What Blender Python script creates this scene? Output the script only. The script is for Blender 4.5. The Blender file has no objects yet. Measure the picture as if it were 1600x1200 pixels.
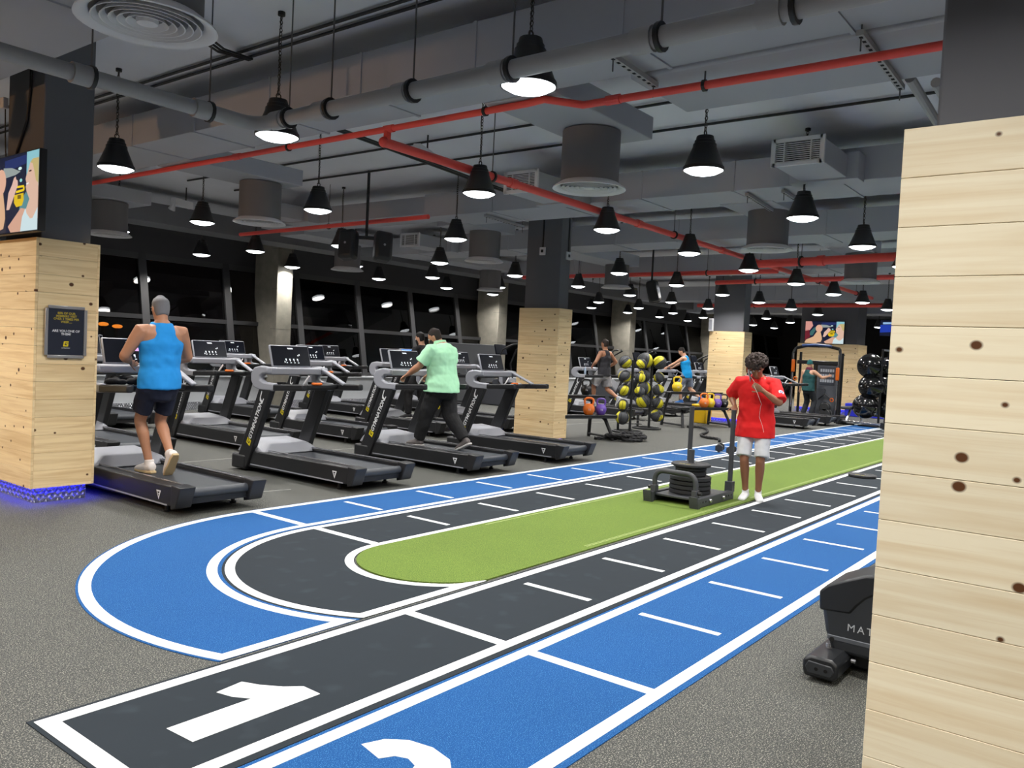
import bpy, bmesh, math, random
from mathutils import Vector, Matrix, Euler, noise
PI = math.pi
rnd = random.Random(7)
sc = bpy.context.scene
COL = sc.collection

# ---------------------------------------------------------------- camera
cam_d = bpy.data.cameras.new('camera'); cam = bpy.data.objects.new('camera', cam_d); COL.objects.link(cam)
yaw, pit, rol = .65746, -.03927, .04892
fw = Vector((math.cos(pit)*math.cos(yaw), math.cos(pit)*math.sin(yaw), math.sin(pit)))
rt0 = Vector((math.sin(yaw), -math.cos(yaw), 0)); up0 = rt0.cross(fw)
rt = math.cos(rol)*rt0 + math.sin(rol)*up0; up = math.cos(rol)*up0 - math.sin(rol)*rt0
m = Matrix((rt, up, -fw)).transposed().to_4x4(); m.translation = Vector((0, 0, 1.55)); cam.matrix_world = m
cam_d.sensor_width = 36; cam_d.lens = 36*1279.7/1600; cam_d.clip_end = 200; cam_d.clip_start = .05
sc.camera = cam
# ---------------------------------------------------------------- world, exposure
w = bpy.data.worlds.new('night'); sc.world = w; w.use_nodes = True
bg = w.node_tree.nodes['Background']; bg.inputs[0].default_value = (.0035, .003, .0035, 1); bg.inputs[1].default_value = 1
vs = sc.view_settings; vs.view_transform = 'Standard'; vs.look = 'None'; vs.gamma = 1; vs.use_curve_mapping = False
vs.exposure = 0.0
LAMP_W = 44.0
def area(name, loc, size, power, color=(1, 1, 1), rot=(0, 0, 0), shape='DISK', spread=2.55, size_y=None):
    l = bpy.data.lights.new(name, 'AREA'); l.shape = shape; l.size = size; l.energy = power; l.color = color; l.spread = spread
    if size_y: l.size_y = size_y
    o = bpy.data.objects.new(name, l); COL.objects.link(o); o.location = loc; o.rotation_euler = rot
    return o
# lamps of the same grid that hang outside the frame (no fixtures in view)
OUTSIDE = []
for gx in (-1.0, 1.55):
    for gy in (.6, 3.15, 5.7, 8.35, 10.95, 13.4):
        OUTSIDE.append((gx, gy)); area('lamp_light_outside', (gx, gy, 3.155), .32, LAMP_W, (1, .97, .93))
for gx in (4.1, 6.65, 9.25, 11.7, 14.1, 16.6, 19.1, 21.5, 24, 26.5, 29):
    OUTSIDE.append((gx, .6)); area('lamp_light_outside', (gx, .6, 3.155), .32, LAMP_W, (1, .97, .93))
for gx in (1.55, 4.1, 6.65, 9.25, 11.7, 14.1, 19.1):
    OUTSIDE.append((gx, -2.0)); area('lamp_light_outside', (gx, -2.0, 3.155), .32, LAMP_W, (1, .97, .93))
# warm reception lighting behind and left of the photographer
def spot(name, loc, tgt, power, color, ang, size=.1):
    l = bpy.data.lights.new(name, 'SPOT'); l.energy = power; l.color = color; l.spot_size = ang; l.shadow_soft_size = size; l.spot_blend = .4
    o = bpy.data.objects.new(name, l); COL.objects.link(o); o.location = loc
    o.rotation_euler = (Vector(tgt) - Vector(loc)).to_track_quat('-Z', 'Y').to_euler(); return o
spot('reception_warm_lamp', (-2.4, 8.6, 2.9), (3.1, 8.2, 2.2), 260, (1, .52, .2), 1.2)
for gy in (1.5, 4.0, 6.5): area('reception_warm_lamp', (-2.6, gy, 2.7), .3, 24, (1, .58, .28))

# ---------------------------------------------------------------- helpers
def lin(c):
    return tuple(((x/12.92) if x <= .04045 else ((x+.055)/1.055)**2.4) for x in (v/255 for v in c))
MATS = {}
def mat(name, rgb, rough=.5, metal=0, spec=.5, emit=None, es=0, var=0, vscale=20, bump=0, bscale=80, coat=0, rand=0):
    if name in MATS: return MATS[name]
    M = bpy.data.materials.new(name); M.use_nodes = True; nt = M.node_tree; b = nt.nodes['Principled BSDF']
    c = lin(rgb); b.inputs['Base Color'].default_value = (*c, 1); b.inputs['Roughness'].default_value = rough
    b.inputs['Metallic'].default_value = metal; b.inputs['Specular IOR Level'].default_value = spec
    b.inputs['Coat Weight'].default_value = coat
    if emit: b.inputs['Emission Color'].default_value = (*lin(emit), 1); b.inputs['Emission Strength'].default_value = es
    tc = nt.nodes.new('ShaderNodeTexCoord')
    if var:
        n = nt.nodes.new('ShaderNodeTexNoise'); n.inputs['Scale'].default_value = vscale; n.inputs['Detail'].default_value = 4
        nt.links.new(tc.outputs['Object'], n.inputs['Vector'])
        mx = nt.nodes.new('ShaderNodeMix'); mx.data_type = 'RGBA'
        mx.inputs['A'].default_value = (*[x*(1-var) for x in c], 1); mx.inputs['B'].default_value = (*[min(1, x*(1+var)) for x in c], 1)
        nt.links.new(n.outputs['Fac'], mx.inputs['Factor']); nt.links.new(mx.outputs['Result'], b.inputs['Base Color'])
    if bump:
        n2 = nt.nodes.new('ShaderNodeTexNoise'); n2.inputs['Scale'].default_value = bscale; n2.inputs['Detail'].default_value = 3
        nt.links.new(tc.outputs['Object'], n2.inputs['Vector'])
        bp = nt.nodes.new('ShaderNodeBump'); bp.inputs['Strength'].default_value = bump; bp.inputs['Distance'].default_value = .01
        nt.links.new(n2.outputs['Fac'], bp.inputs['Height']); nt.links.new(bp.outputs['Normal'], b.inputs['Normal'])
    MATS[name] = M; return M

def speckle_mat(name, base, specks, scale, thr, rough=.75, var=.18, speck2=None, contrast=.06, vscale=1.3, spec=.35):
    M = bpy.data.materials.new(name); M.use_nodes = True; nt = M.node_tree; N = nt.nodes; L = nt.links; b = N['Principled BSDF']
    tc = N.new('ShaderNodeTexCoord')
    def nz(s, d=2):
        n = N.new('ShaderNodeTexNoise'); n.inputs['Scale'].default_value = s; n.inputs['Detail'].default_value = d; L.new(tc.outputs['Object'], n.inputs['Vector']); return n
    big = nz(vscale, 5); fine = nz(scale, 1.5)
    c = lin(base)
    m1 = N.new('ShaderNodeMix'); m1.data_type = 'RGBA'; m1.inputs['A'].default_value = (*[x*(1-var) for x in c], 1); m1.inputs['B'].default_value = (*[x*(1+var) for x in c], 1)
    L.new(big.outputs['Fac'], m1.inputs['Factor'])
    r = N.new('ShaderNodeMapRange'); r.inputs['From Min'].default_value = thr; r.inputs['From Max'].default_value = thr+contrast; L.new(fine.outputs['Fac'], r.inputs['Value'])
    m2 = N.new('ShaderNodeMix'); m2.data_type = 'RGBA'; m2.inputs['B'].default_value = (*lin(specks), 1)
    L.new(m1.outputs['Result'], m2.inputs['A']); L.new(r.outputs['Result'], m2.inputs['Factor'])
    out = m2
    if speck2:
        f2 = nz(scale*1.35, 1); r2 = N.new('ShaderNodeMapRange'); r2.inputs['From Min'].default_value = thr-.02; r2.inputs['From Max'].default_value = thr+contrast; L.new(f2.outputs['Fac'], r2.inputs['Value'])
        m3 = N.new('ShaderNodeMix'); m3.data_type = 'RGBA'; m3.inputs['B'].default_value = (*lin(speck2), 1)
        L.new(m2.outputs['Result'], m3.inputs['A']); L.new(r2.outputs['Result'], m3.inputs['Factor']); out = m3
    L.new(out.outputs['Result'], b.inputs['Base Color']); b.inputs['Roughness'].default_value = rough; b.inputs['Specular IOR Level'].default_value = spec
    bp = N.new('ShaderNodeBump'); bp.inputs['Strength'].default_value = .25; bp.inputs['Distance'].default_value = .004
    L.new(fine.outputs['Fac'], bp.inputs['Height']); L.new(bp.outputs['Normal'], b.inputs['Normal'])
    MATS[name] = M; return M

def wood_mat(name, light, dark, knot, kthr=.3, strong=.45):
    """horizontal pine board: object X is along the board, per-object random shift"""
    M = bpy.data.materials.new(name); M.use_nodes = True; nt = M.node_tree; N = nt.nodes; L = nt.links; b = N['Principled BSDF']
    tc = N.new('ShaderNodeTexCoord'); oi = N.new('ShaderNodeObjectInfo')
    mul = N.new('ShaderNodeVectorMath'); mul.operation = 'SCALE'; mul.inputs[0].default_value = (37, 11, 53); L.new(oi.outputs['Random'], mul.inputs['Scale'])
    add = N.new('ShaderNodeVectorMath'); add.operation = 'ADD'; L.new(tc.outputs['Object'], add.inputs[0]); L.new(mul.outputs[0], add.inputs[1])
    def mp(s):
        q = N.new('ShaderNodeMapping'); q.inputs['Scale'].default_value = s; L.new(add.outputs[0], q.inputs['Vector']); return q
    # knots: sparse voronoi cells
    kv = N.new('ShaderNodeTexVoronoi'); kv.feature = 'F1'; kv.voronoi_dimensions = '2D'; kv.inputs['Scale'].default_value = 1; sx = N.new('ShaderNodeSeparateXYZ'); L.new(mp((5.2, 5.2, 6.2)).outputs[0], sx.inputs[0]); cx = N.new('ShaderNodeCombineXYZ'); L.new(sx.outputs[0], cx.inputs[0]); L.new(sx.outputs[2], cx.inputs[1]); L.new(cx.outputs[0], kv.inputs['Vector'])
    # grain lines bend round the knots
    g = N.new('ShaderNodeTexNoise'); g.inputs['Scale'].default_value = 1; g.inputs['Detail'].default_value = 5; g.inputs['Distortion'].default_value = .6; L.new(mp((1.3, 1.3, 26)).outputs[0], g.inputs['Vector'])
    wv = N.new('ShaderNodeTexNoise'); wv.inputs['Scale'].default_value = 1; wv.inputs['Detail'].default_value = 2; L.new(mp((2.0, 2.0, 130)).outputs[0], wv.inputs['Vector'])
    ramp = N.new('ShaderNodeMapRange'); ramp.inputs['From Min'].default_value = .40; ramp.inputs['From Max'].default_value = .85; L.new(g.outputs['Fac'], ramp.inputs['Value'])
    m1 = N.new('ShaderNodeMix'); m1.data_type = 'RGBA'; m1.inputs['A'].default_value = (*lin(light), 1); m1.inputs['B'].default_value = (*lin(dark), 1); L.new(ramp.outputs['Result'], m1.inputs['Factor'])
    r2 = N.new('ShaderNodeMapRange'); r2.inputs['From Min'].default_value = .58; r2.inputs['From Max'].default_value = .75; r2.inputs['To Max'].default_value = strong; L.new(wv.outputs['Fac'], r2.inputs['Value'])
    m2 = N.new('ShaderNodeMix'); m2.data_type = 'RGBA'; m2.inputs['B'].default_value = (*lin(dark), 1); L.new(m1.outputs['Result'], m2.inputs['A']); L.new(r2.outputs['Result'], m2.inputs['Factor'])
    hv = N.new('ShaderNodeMapRange'); hv.inputs['To Min'].default_value = .9; hv.inputs['To Max'].default_value = 1.06; L.new(oi.outputs['Random'], hv.inputs['Value'])
    ms = N.new('ShaderNodeVectorMath'); ms.operation = 'SCALE'; L.new(m2.outputs['Result'], ms.inputs[0]); L.new(hv.outputs['Result'], ms.inputs['Scale'])
    sel = N.new('ShaderNodeSeparateColor'); L.new(kv.outputs['Color'], sel.inputs[0])
    ks = N.new('ShaderNodeMapRange'); ks.inputs['From Min'].default_value = kthr-.15; ks.inputs['From Max'].default_value = 1; ks.inputs['To Min'].default_value = 0; ks.inputs['To Max'].default_value = .10; L.new(sel.outputs[0], ks.inputs['Value'])
    sub = N.new('ShaderNodeMath'); sub.operation = 'SUBTRACT'; L.new(kv.outputs['Distance'], sub.inputs[0]); L.new(ks.outputs['Result'], sub.inputs[1])
    kf = N.new('ShaderNodeMapRange'); kf.inputs['From Min'].default_value = -.012; kf.inputs['From Max'].default_value = .03; kf.inputs['To Min'].default_value = 1; kf.inputs['To Max'].default_value = 0; L.new(sub.outputs[0], kf.inputs['Value'])
    gt = N.new('ShaderNodeMath'); gt.operation = 'GREATER_THAN'; gt.inputs[1].default_value = kthr; L.new(sel.outputs[0], gt.inputs[0])
    kk = N.new('ShaderNodeMath'); kk.operation = 'MULTIPLY'; L.new(kf.outputs['Result'], kk.inputs[0]); L.new(gt.outputs[0], kk.inputs[1])
    m3 = N.new('ShaderNodeMix'); m3.data_type = 'RGBA'; m3.inputs['B'].default_value = (*lin(knot), 1); L.new(ms.outputs[0], m3.inputs['A']); L.new(kk.outputs[0], m3.inputs['Factor'])
    L.new(m3.outputs['Result'], b.inputs['Base Color']); b.inputs['Roughness'].default_value = .5; b.inputs['Specular IOR Level'].default_value = .3
    MATS[name] = M; return M

class MB:
    """collects shapes, links them as one mesh object"""
    def __init__(s): s.v = []; s.f = []; s.mi = []; s.cur = 0
    def add(s, vs, fs):
        o = len(s.v); s.v += [tuple(p) for p in vs]; s.f += [tuple(i+o for i in f) for f in fs]; s.mi += [s.cur]*len(fs); return s
    def m(s, i): s.cur = i; return s
    def box(s, c, d, R=None):
        x, y, z = (k/2 for k in d)
        P = [Vector(p) for p in ((-x,-y,-z),(x,-y,-z),(x,y,-z),(-x,y,-z),(-x,-y,z),(x,-y,z),(x,y,z),(-x,y,z))]
        if R is not None: P = [R @ p for p in P]
        c = Vector(c); return s.add([p+c for p in P], [(0,3,2,1),(4,5,6,7),(0,1,5,4),(1,2,6,5),(2,3,7,6),(3,0,4,7)])
    def b2(s, a, b):
        return s.box([(a[i]+b[i])/2 for i in range(3)], [abs(b[i]-a[i]) for i in range(3)])
    def bar(s, a, b, w, t, upv=(0, 0, 1)):
        a, b = Vector(a), Vector(b); d = (b-a); L = d.length; d.normalize(); u = Vector(upv)
        if abs(d.dot(u)) > .99: u = Vector((0, 1, 0))
        x = d.cross(u).normalized(); z = x.cross(d)
        R = Matrix((x, d, z)).transposed(); return s.box((a+b)/2, (w, L, t), R)
    def tube(s, pts, r, n=8, caps=True, rr=None):
        pts = [Vector(p) for p in pts]; V = []; F = []; k = len(pts)
        t0 = (pts[1]-pts[0]).normalized(); u = Vector((0, 0, 1)) if abs(t0.z) < .9 else Vector((1, 0, 0))
        u = (u - t0*u.dot(t0)).normalized()
        for i, p in enumerate(pts):
            t = ((pts[min(i+1, k-1)]-p).normalized() + (p-pts[max(i-1, 0)]).normalized())
            if t.length < 1e-6: t = t0
            t.normalize(); u = (u - t*u.dot(t))
            if u.length < 1e-6: u = Vector((1, 0, 0)) if abs(t.x) < .9 else Vector((0, 1, 0)); u = u - t*u.dot(t)
            u.normalize(); w_ = t.cross(u); q = rr[i] if rr else r
            V += [p + q*(math.cos(2*PI*j/n)*u + math.sin(2*PI*j/n)*w_) for j in range(n)]
        for i in range(k-1):
            for j in range(n):
                a = i*n+j; b = i*n+(j+1) % n; F.append((a, b, b+n, a+n))
        if caps: F.append(tuple(range(n))[::-1]); F.append(tuple((k-1)*n+j for j in range(n)))
        return s.add(V, F)
    def cyl(s, a, b, r, n=16, r2=None): return s.tube([a, b], r, n, True, [r, r if r2 is None else r2])
    def lathe(s, prof, c=(0, 0, 0), n=24, R=None, close=False):
        V = []; F = []; c = Vector(c)
        for r, z in prof:
            for j in range(n):
                p = Vector((r*math.cos(2*PI*j/n), r*math.sin(2*PI*j/n), z)); V.append((R @ p if R is not None else p)+c)
        k = len(prof)
        for i in range(k-1 if not close else k):
            for j in range(n):
                a = i*n+j; b = i*n+(j+1) % n; i2 = (i+1) % k; F.append((a, b, i2*n+(j+1) % n, i2*n+j))
        if not close:
            if prof[0][0] > 1e-5: F.append(tuple(range(n))[::-1])
            if prof[-1][0] > 1e-5: F.append(tuple((k-1)*n+j for j in range(n)))
        return s.add(V, F)
    def sphere(s, c, r, n=12, k=8, sc_=(1, 1, 1)):
        prof = [(max(1e-4, r*math.sin(PI*i/k)), -r*math.cos(PI*i/k)) for i in range(k+1)]
        return s.lathe(prof, c, n, Matrix.Diagonal(Vector(sc_)))
    def prism(s, poly, o, u, v, n, depth):
        """polygon (2d) on origin o with axes u,v extruded along n by depth"""
        o, u, v, n = Vector(o), Vector(u), Vector(v), Vector(n); k = len(poly)
        A = [o+u*a+v*b for a, b in poly]; B = [p+n*depth for p in A]
        ar = sum(poly[i][0]*poly[(i+1) % k][1]-poly[(i+1) % k][0]*poly[i][1] for i in range(k))
        flip = (ar*u.cross(v).dot(n)*depth) < 0
        F = [tuple(range(k))[::-1], tuple(range(k, 2*k))]+[(i, (i+1) % k, (i+1) % k+k, i+k) for i in range(k)]
        if flip: F = [f[::-1] for f in F]
        return s.add(A+B, F)
    def flat(s, poly, z=0): return s.add([(a, b, z) for a, b in poly], [tuple(range(len(poly)))])
    def mesh(s, name, mats, smooth=None):
        me = bpy.data.meshes.new(name); me.from_pydata(s.v, [], s.f)
        for q in (mats if isinstance(mats, (list, tuple)) else [mats]): me.materials.append(q)
        if any(s.mi): me.polygons.foreach_set('material_index', s.mi)
        if smooth is not None:
            me.polygons.foreach_set('use_smooth', [True]*len(me.polygons)); me.set_sharp_from_angle(angle=math.radians(smooth))
        me.update(); return me
    def obj(s, name, mats, parent=None, smooth=35, bev=0, loc=None):
        o = bpy.data.objects.new(name, s.mesh(name, mats, smooth)); COL.objects.link(o)
        if parent is not None: o.parent = parent
        if loc is not None: o.location = loc
        if bev:
            b = o.modifiers.new('bevel', 'BEVEL'); b.width = bev; b.segments = 2; b.limit_method = 'ANGLE'; b.angle_limit = math.radians(40)
        return o
def tag(o, label, cat, group=None):
    o['label'] = label; o['category'] = cat
    if group: o['group'] = group
    return o
def thing(name, label, cat, loc=(0, 0, 0), rz=0, group=None):
    o = bpy.data.objects.new(name, None); COL.objects.link(o); o.location = loc; o.rotation_euler = (0, 0, rz); o.empty_display_size = .1
    return tag(o, label, cat, group)
def struct(o): o['kind'] = 'structure'; return o
KIDS = {}
def children(o): return [c for c in COL.objects if c.parent == o]
def copy_tree(o, kids=None, parent=None):
    c = o.copy(); COL.objects.link(c)
    if parent is not None: c.parent = parent
    for ch in (kids[o.name] if kids else children(o)): copy_tree(ch, kids, c)
    return c
def tree_index(o, d=None):
    d = {} if d is None else d; d[o.name] = children(o)
    for c in d[o.name]: tree_index(c, d)
    return d
def dup(proto, idx, loc, label=None, rz=None, group=None):
    c = copy_tree(proto, idx); c.location = loc
    if label: c['label'] = label
    if rz is not None: c.rotation_euler = (0, 0, rz)
    if group: c['group'] = group
    return c
def text_mesh(txt, size, depth=0, bold=0, align='CENTER', shear=0, space=1.0):
    cu = bpy.data.curves.new('txt', 'FONT'); cu.body = txt; cu.size = size; cu.extrude = depth; cu.offset = bold; cu.align_x = align; cu.align_y = 'CENTER'; cu.shear = shear; cu.space_character = space; cu.resolution_u = 3
    cu.space_line = .95
    o = bpy.data.objects.new('txt', cu); COL.objects.link(o); dg = bpy.context.evaluated_depsgraph_get(); me = bpy.data.meshes.new_from_object(o.evaluated_get(dg))
    bpy.data.objects.remove(o); bpy.data.curves.remove(cu); return me
def text_obj(name, txt, size, m_, parent, o, u, v, **k):
    me = text_mesh(txt, size, **k); me.name = name; me.materials.clear(); me.materials.append(m_)
    ob = bpy.data.objects.new(name, me); COL.objects.link(ob); u = Vector(u).normalized(); v = Vector(v).normalized(); n = u.cross(v)
    M_ = Matrix((u, v, n)).transposed().to_4x4(); M_.translation = Vector(o)
    if parent is not None: ob.parent = parent
    ob.matrix_local = M_; return ob

# ---------------------------------------------------------------- materials
RUB = speckle_mat('rubber_floor', (56, 58, 57), (156, 154, 142), 150, .585, .72, .14, (122, 122, 115), .06, spec=.3)
BLK = speckle_mat('black_lane', (32, 40, 47), (44, 53, 60), 6, .6, .8, .12, contrast=.2, spec=.25)
BLUE = speckle_mat('blue_lane', (20, 75, 134), (70, 128, 178), 230, .56, .85, .08, contrast=.1, spec=.2)
TURF = speckle_mat('turf', (92, 118, 40), (146, 162, 74), 200, .52, .9, .2, (62, 84, 28), .12)
WHITE = mat('line_white', (225, 228, 228), .6, var=.04, vscale=6)
SLAB = mat('slab_paint', (220, 222, 230), .9, var=.08, vscale=1.2, bump=.1, bscale=5)
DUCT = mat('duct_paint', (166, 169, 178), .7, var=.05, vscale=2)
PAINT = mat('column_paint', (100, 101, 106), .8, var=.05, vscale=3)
PIPE = mat('pipe_grey', (160, 160, 162), .55, var=.05, vscale=5)
TUBE = mat('tube_paint', (112, 111, 114), .75, var=.05, vscale=2)
RED = mat('pipe_red', (238, 84, 76), .45)
DARKM = mat('dark_metal', (26, 26, 28), .45)
BLACKP = mat('black_plastic', (30, 31, 34), .42, bump=.03, bscale=300)
BELT = mat('belt', (58, 62, 68), .45, var=.08, vscale=9)
SILV = mat('silver_plastic', (150, 152, 160), .4)
STEEL = mat('steel', (200, 200, 205), .25, metal=.9)
ALU = mat('aluminium', (190, 190, 194), .35, metal=.8)
GREYF = mat('frame_grey', (48, 48, 50), .5)
SILLW = mat('sill_white', (186, 190, 194), .6, var=.04)
CONC = mat('concrete', (128, 124, 113), .85, var=.35, vscale=5, bump=.25, bscale=14)
WOOD = wood_mat('pine_boards', (246, 220, 172), (214, 178, 126), (84, 50, 26), .68)
PINE_LIT = wood_mat('pine_boards_lit', (250, 238, 208), (228, 204, 164), (92, 56, 30), .7, .28)  # same pine, softer grain; near pillar's brighter light put into the colour
GRID = mat('dark_gap', (12, 12, 13), .9)
VENTM = mat('vent_white', (214, 214, 218), .5)
YEL = mat('yellow', (214, 196, 20), .45)
ORG = mat('orange', (226, 108, 26), .4)
LENS = mat('lamp_lens', (240, 244, 250), .4, emit=(246, 250, 255), es=7)
BLUELED = mat('led_blue', (20, 20, 200), .5, emit=(20, 24, 255), es=60)
SCRW = mat('display_mark', (220, 225, 230), .5, emit=(225, 230, 240), es=.6)
SCRB = mat('screen_glass', (16, 19, 28), .3, spec=.12)
def plate_mat():
    M = bpy.data.materials.new('diamond_plate'); M.use_nodes = True; nt = M.node_tree; N = nt.nodes; L = nt.links; b = N['Principled BSDF']
    b.inputs['Base Color'].default_value = (*lin((150, 152, 158)), 1); b.inputs['Metallic'].default_value = .75; b.inputs['Roughness'].default_value = .35
    tc = N.new('ShaderNodeTexCoord'); 
    def wv(rot):
        mp = N.new('ShaderNodeMapping'); mp.inputs['Rotation'].default_value = rot; L.new(tc.outputs['Object'], mp.inputs['Vector'])
        w_ = N.new('ShaderNodeTexWave'); w_.inputs['Scale'].default_value = 9; w_.bands_direction = 'Z'; L.new(mp.outputs[0], w_.inputs['Vector']); return w_
    a = wv((.78, .78, 0)); c = wv((-.78, -.78, 0)); mn = N.new('ShaderNodeMath'); mn.operation = 'MULTIPLY'; L.new(a.outputs['Fac'], mn.inputs[0]); L.new(c.outputs['Fac'], mn.inputs[1])
    bp = N.new('ShaderNodeBump'); bp.inputs['Strength'].default_value = .9; bp.inputs['Distance'].default_value = .02; L.new(mn.outputs[0], bp.inputs['Height']); L.new(bp.outputs['Normal'], b.inputs['Normal'])
    MATS['plate'] = M; return M
PLATE = plate_mat()
def glass_mat():
    M = bpy.data.materials.new('window_glass'); M.use_nodes = True; nt = M.node_tree; N = nt.nodes; L = nt.links
    for n in list(N):
        if n.type != 'OUTPUT_MATERIAL': N.remove(n)
    out = [n for n in N if n.type == 'OUTPUT_MATERIAL'][0]
    t = N.new('ShaderNodeBsdfTransparent'); t.inputs[0].default_value = (.55, .53, .5, 1); g = N.new('ShaderNodeBsdfGlossy'); g.inputs['Roughness'].default_value = .015
    fr = N.new('ShaderNodeFresnel'); fr.inputs['IOR'].default_value = 1.55
    mx = N.new('ShaderNodeMixShader'); L.new(fr.outputs[0], mx.inputs[0]); L.new(t.outputs[0], mx.inputs[1]); L.new(g.outputs[0], mx.inputs[2]); L.new(mx.outputs[0], out.inputs[0]); return M
GLASS = glass_mat()
# ================================================================ structure
CZ = 4.2
struct(MB().b2((-4, -6, -.2), (46, 16.2, 0)).obj('floor', RUB))
struct(MB().b2((-4, -6, CZ), (46, 17, CZ+.2)).obj('ceiling', SLAB))
struct(MB().b2((46, -6, 0), (46.2, 17, CZ)).obj('wall_far', mat('far_wall', (50, 48, 48), .85)))
struct(MB().b2((-4, -6.2, 0), (46, -6, CZ)).obj('wall_right', mat('side_wall', (70, 70, 72), .85)))
struct(MB().b2((-4.2, -6, 0), (-4, 17, CZ)).obj('wall_back', mat('side_wall2', (110, 96, 80), .85)))
# low wall under the glazing, its sill and the dark soffit over the glass
WX = [8.64+1.93*k for k in range(-6, 20)]
lw = struct(MB().b2((-4, 15.82, 0), (46, 16.05, .70)).obj('wall_left', SILLW))
MB().b2((-4, 15.74, .70), (46, 16.12, .74)).obj('sill', SILLW, lw, bev=.006)
MB().b2((-4, 15.80, 0), (46, 15.82, .17)).obj('kick_plate', PLATE, lw)
MB().b2((-4, 16.4, 3.2), (46, 16.6, CZ)).obj('soffit', mat('soffit_dark', (52, 52, 55), .85), lw)
def slant(z): return 15.98 + (z-.74)*(.47/2.44)
for i, x in enumerate(WX[:-1]):
    x2 = WX[i+1]
    b = MB()
    for xx, ww in ((x, .16),):
        b.prism([(slant(.74)-.05, .74), (slant(.74)+.09, .74), (slant(3.2)+.09, 3.2), (slant(3.2)-.05, 3.2)], (xx-ww/2, 0, 0), (0, 1, 0), (0, 0, 1), (1, 0, 0), ww)
    fr = struct(b.obj('window_%d' % (i+1), GREYF))
    MB().bar((x+.08, slant(3.14), 3.14), (x2-.08, slant(3.14), 3.14), .10, .12).obj('head_rail', GREYF, fr)
    MB().bar((x+.08, slant(1.90), 1.90), (x2-.08, slant(1.90), 1.90), .10, .09).obj('transom', GREYF, fr)
    MB().bar((x+.08, slant(.79), .79), (x2-.08, slant(.79), .79), .10, .08).obj('bottom_rail', GREYF, fr)
    for z0, z1 in ((.83, 1.855), (1.945, 3.08)):
        q = MB().prism([(slant(z0), z0), (slant(z0)+.012, z0), (slant(z1)+.012, z1), (slant(z1), z1)], (x+.08, 0, 0), (0, 1, 0), (0, 0, 1), (1, 0, 0), x2-x-.16)
        q.obj('pane', GLASS, fr, smooth=None)
# night outside: far buildings with lit windows, a lit sign, street lamps
nb = mat('night_facade', (26, 24, 22), .9)
lit = mat('lit_window', (250, 170, 70), .5, emit=(255, 160, 60), es=1.6); litw = mat('lit_window_white', (250, 240, 220), .5, emit=(255, 236, 205), es=1.0)
strt = MB().b2((-20, 17.5, -5.2), (130, 140, -5)).obj('ground_outside', mat('asphalt', (30, 30, 30), .9)); struct(strt)
def building(x, y, wd, h, lab, seed, m_):
    t = thing('distant_building', lab, 'building', (x, y, -5)); MB().b2((-wd/2, 0, 0), (wd/2, 8, h)).obj('facade', nb, t, bev=0)
    r = random.Random(seed)
    for a in range(int(wd/1.6)):
        for b_ in range(int(h/3)):
            if r.random() < .22: MB().b2((-wd/2+.5+a*1.6, -.06, 1+b_*3), (-wd/2+.8+a*1.6, .0, 1.35+b_*3)).obj('lit_window', m_, t, smooth=None)
    return t
building(78, 70, 11, 30, 'dark tower with scattered lit windows seen through the glass behind the green shirt', 3, litw)
building(40, 90, 26, 8, 'low dark building with orange lit windows outside, left of the first concrete column', 5, lit)
sg = thing('lit_sign', 'small glowing orange sign outside behind the glass right of the first concrete column', 'sign', (26.5, 32.0, 1.75))
MB().b2((-.9, 0, -.55), (.9, .1, .55)).obj('sign_panel', nb, sg)
MB().tube([(-.7+.14*i, -.06, .28*math.sin(i*1.9)) for i in range(11)], .05, 6).tube([(-.3+.12*i, -.06, -.32+.1*math.sin(i*1.3)) for i in range(9)], .035, 6).obj('neon_tube', mat('neon_orange', (250, 150, 40), .5, emit=(255, 150, 50), es=1.2), sg)
MB().cyl((0, .06, -6.3), (0, .06, -.5), .06).obj('post', nb, sg)
lamp_m = mat('street_glow', (255, 160, 60), .5, emit=(255, 150, 50), es=3)
for i, (x, y, z, lab) in enumerate(((15.4, 32, 1.8, 'orange street lamp far outside by the left wooden pillar'), (15.95, 32, 1.74, 'second orange street lamp outside, behind the man in the blue tank top'), (28.9, 32, 2.7, 'orange street lamp outside, right of the small orange sign'), (40.2, 32, 3.62, 'low orange street lamp outside next to the middle wooden pillar'))):
    t = thing('street_lamp', lab, 'street lamp', (x, y, -5)); MB().cyl((0, 0, 0), (0, 0, z+5), .07, 8).obj('pole', nb, t)
    MB().sphere((.0, 0, z+5.05), .13, 12, 8, (1.6, 1, .6)).obj('lamp_head', lamp_m, t)
# concrete columns by the windows
for i, (x, lab) in enumerate(((3.3, 'rough concrete column by the windows hidden behind the left wooden pillar'), (11.3, 'tall rough concrete column by the windows behind the second treadmill'), (19.25, 'tall rough concrete column by the windows left of the middle wooden pillar'), (27.2, 'rough concrete column by the windows behind the medicine ball racks'), (35.2, 'rough concrete column farthest along the windows'))):
    if i == 0: continue
    t = thing('concrete_column', lab, 'column', (x, 15.5, 0)); q = MB().b2((0, 0, 0), (.42, .85, CZ)).obj('shaft', CONC, t, bev=.015)
    b = MB()
    for z in (.9, 1.8, 2.7, 3.6): b.b2((-.002, -.002, z), (.422, .2, z+.008))
    b.obj('formwork_joint', mat('joint', (92, 90, 84), .9), t)
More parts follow.
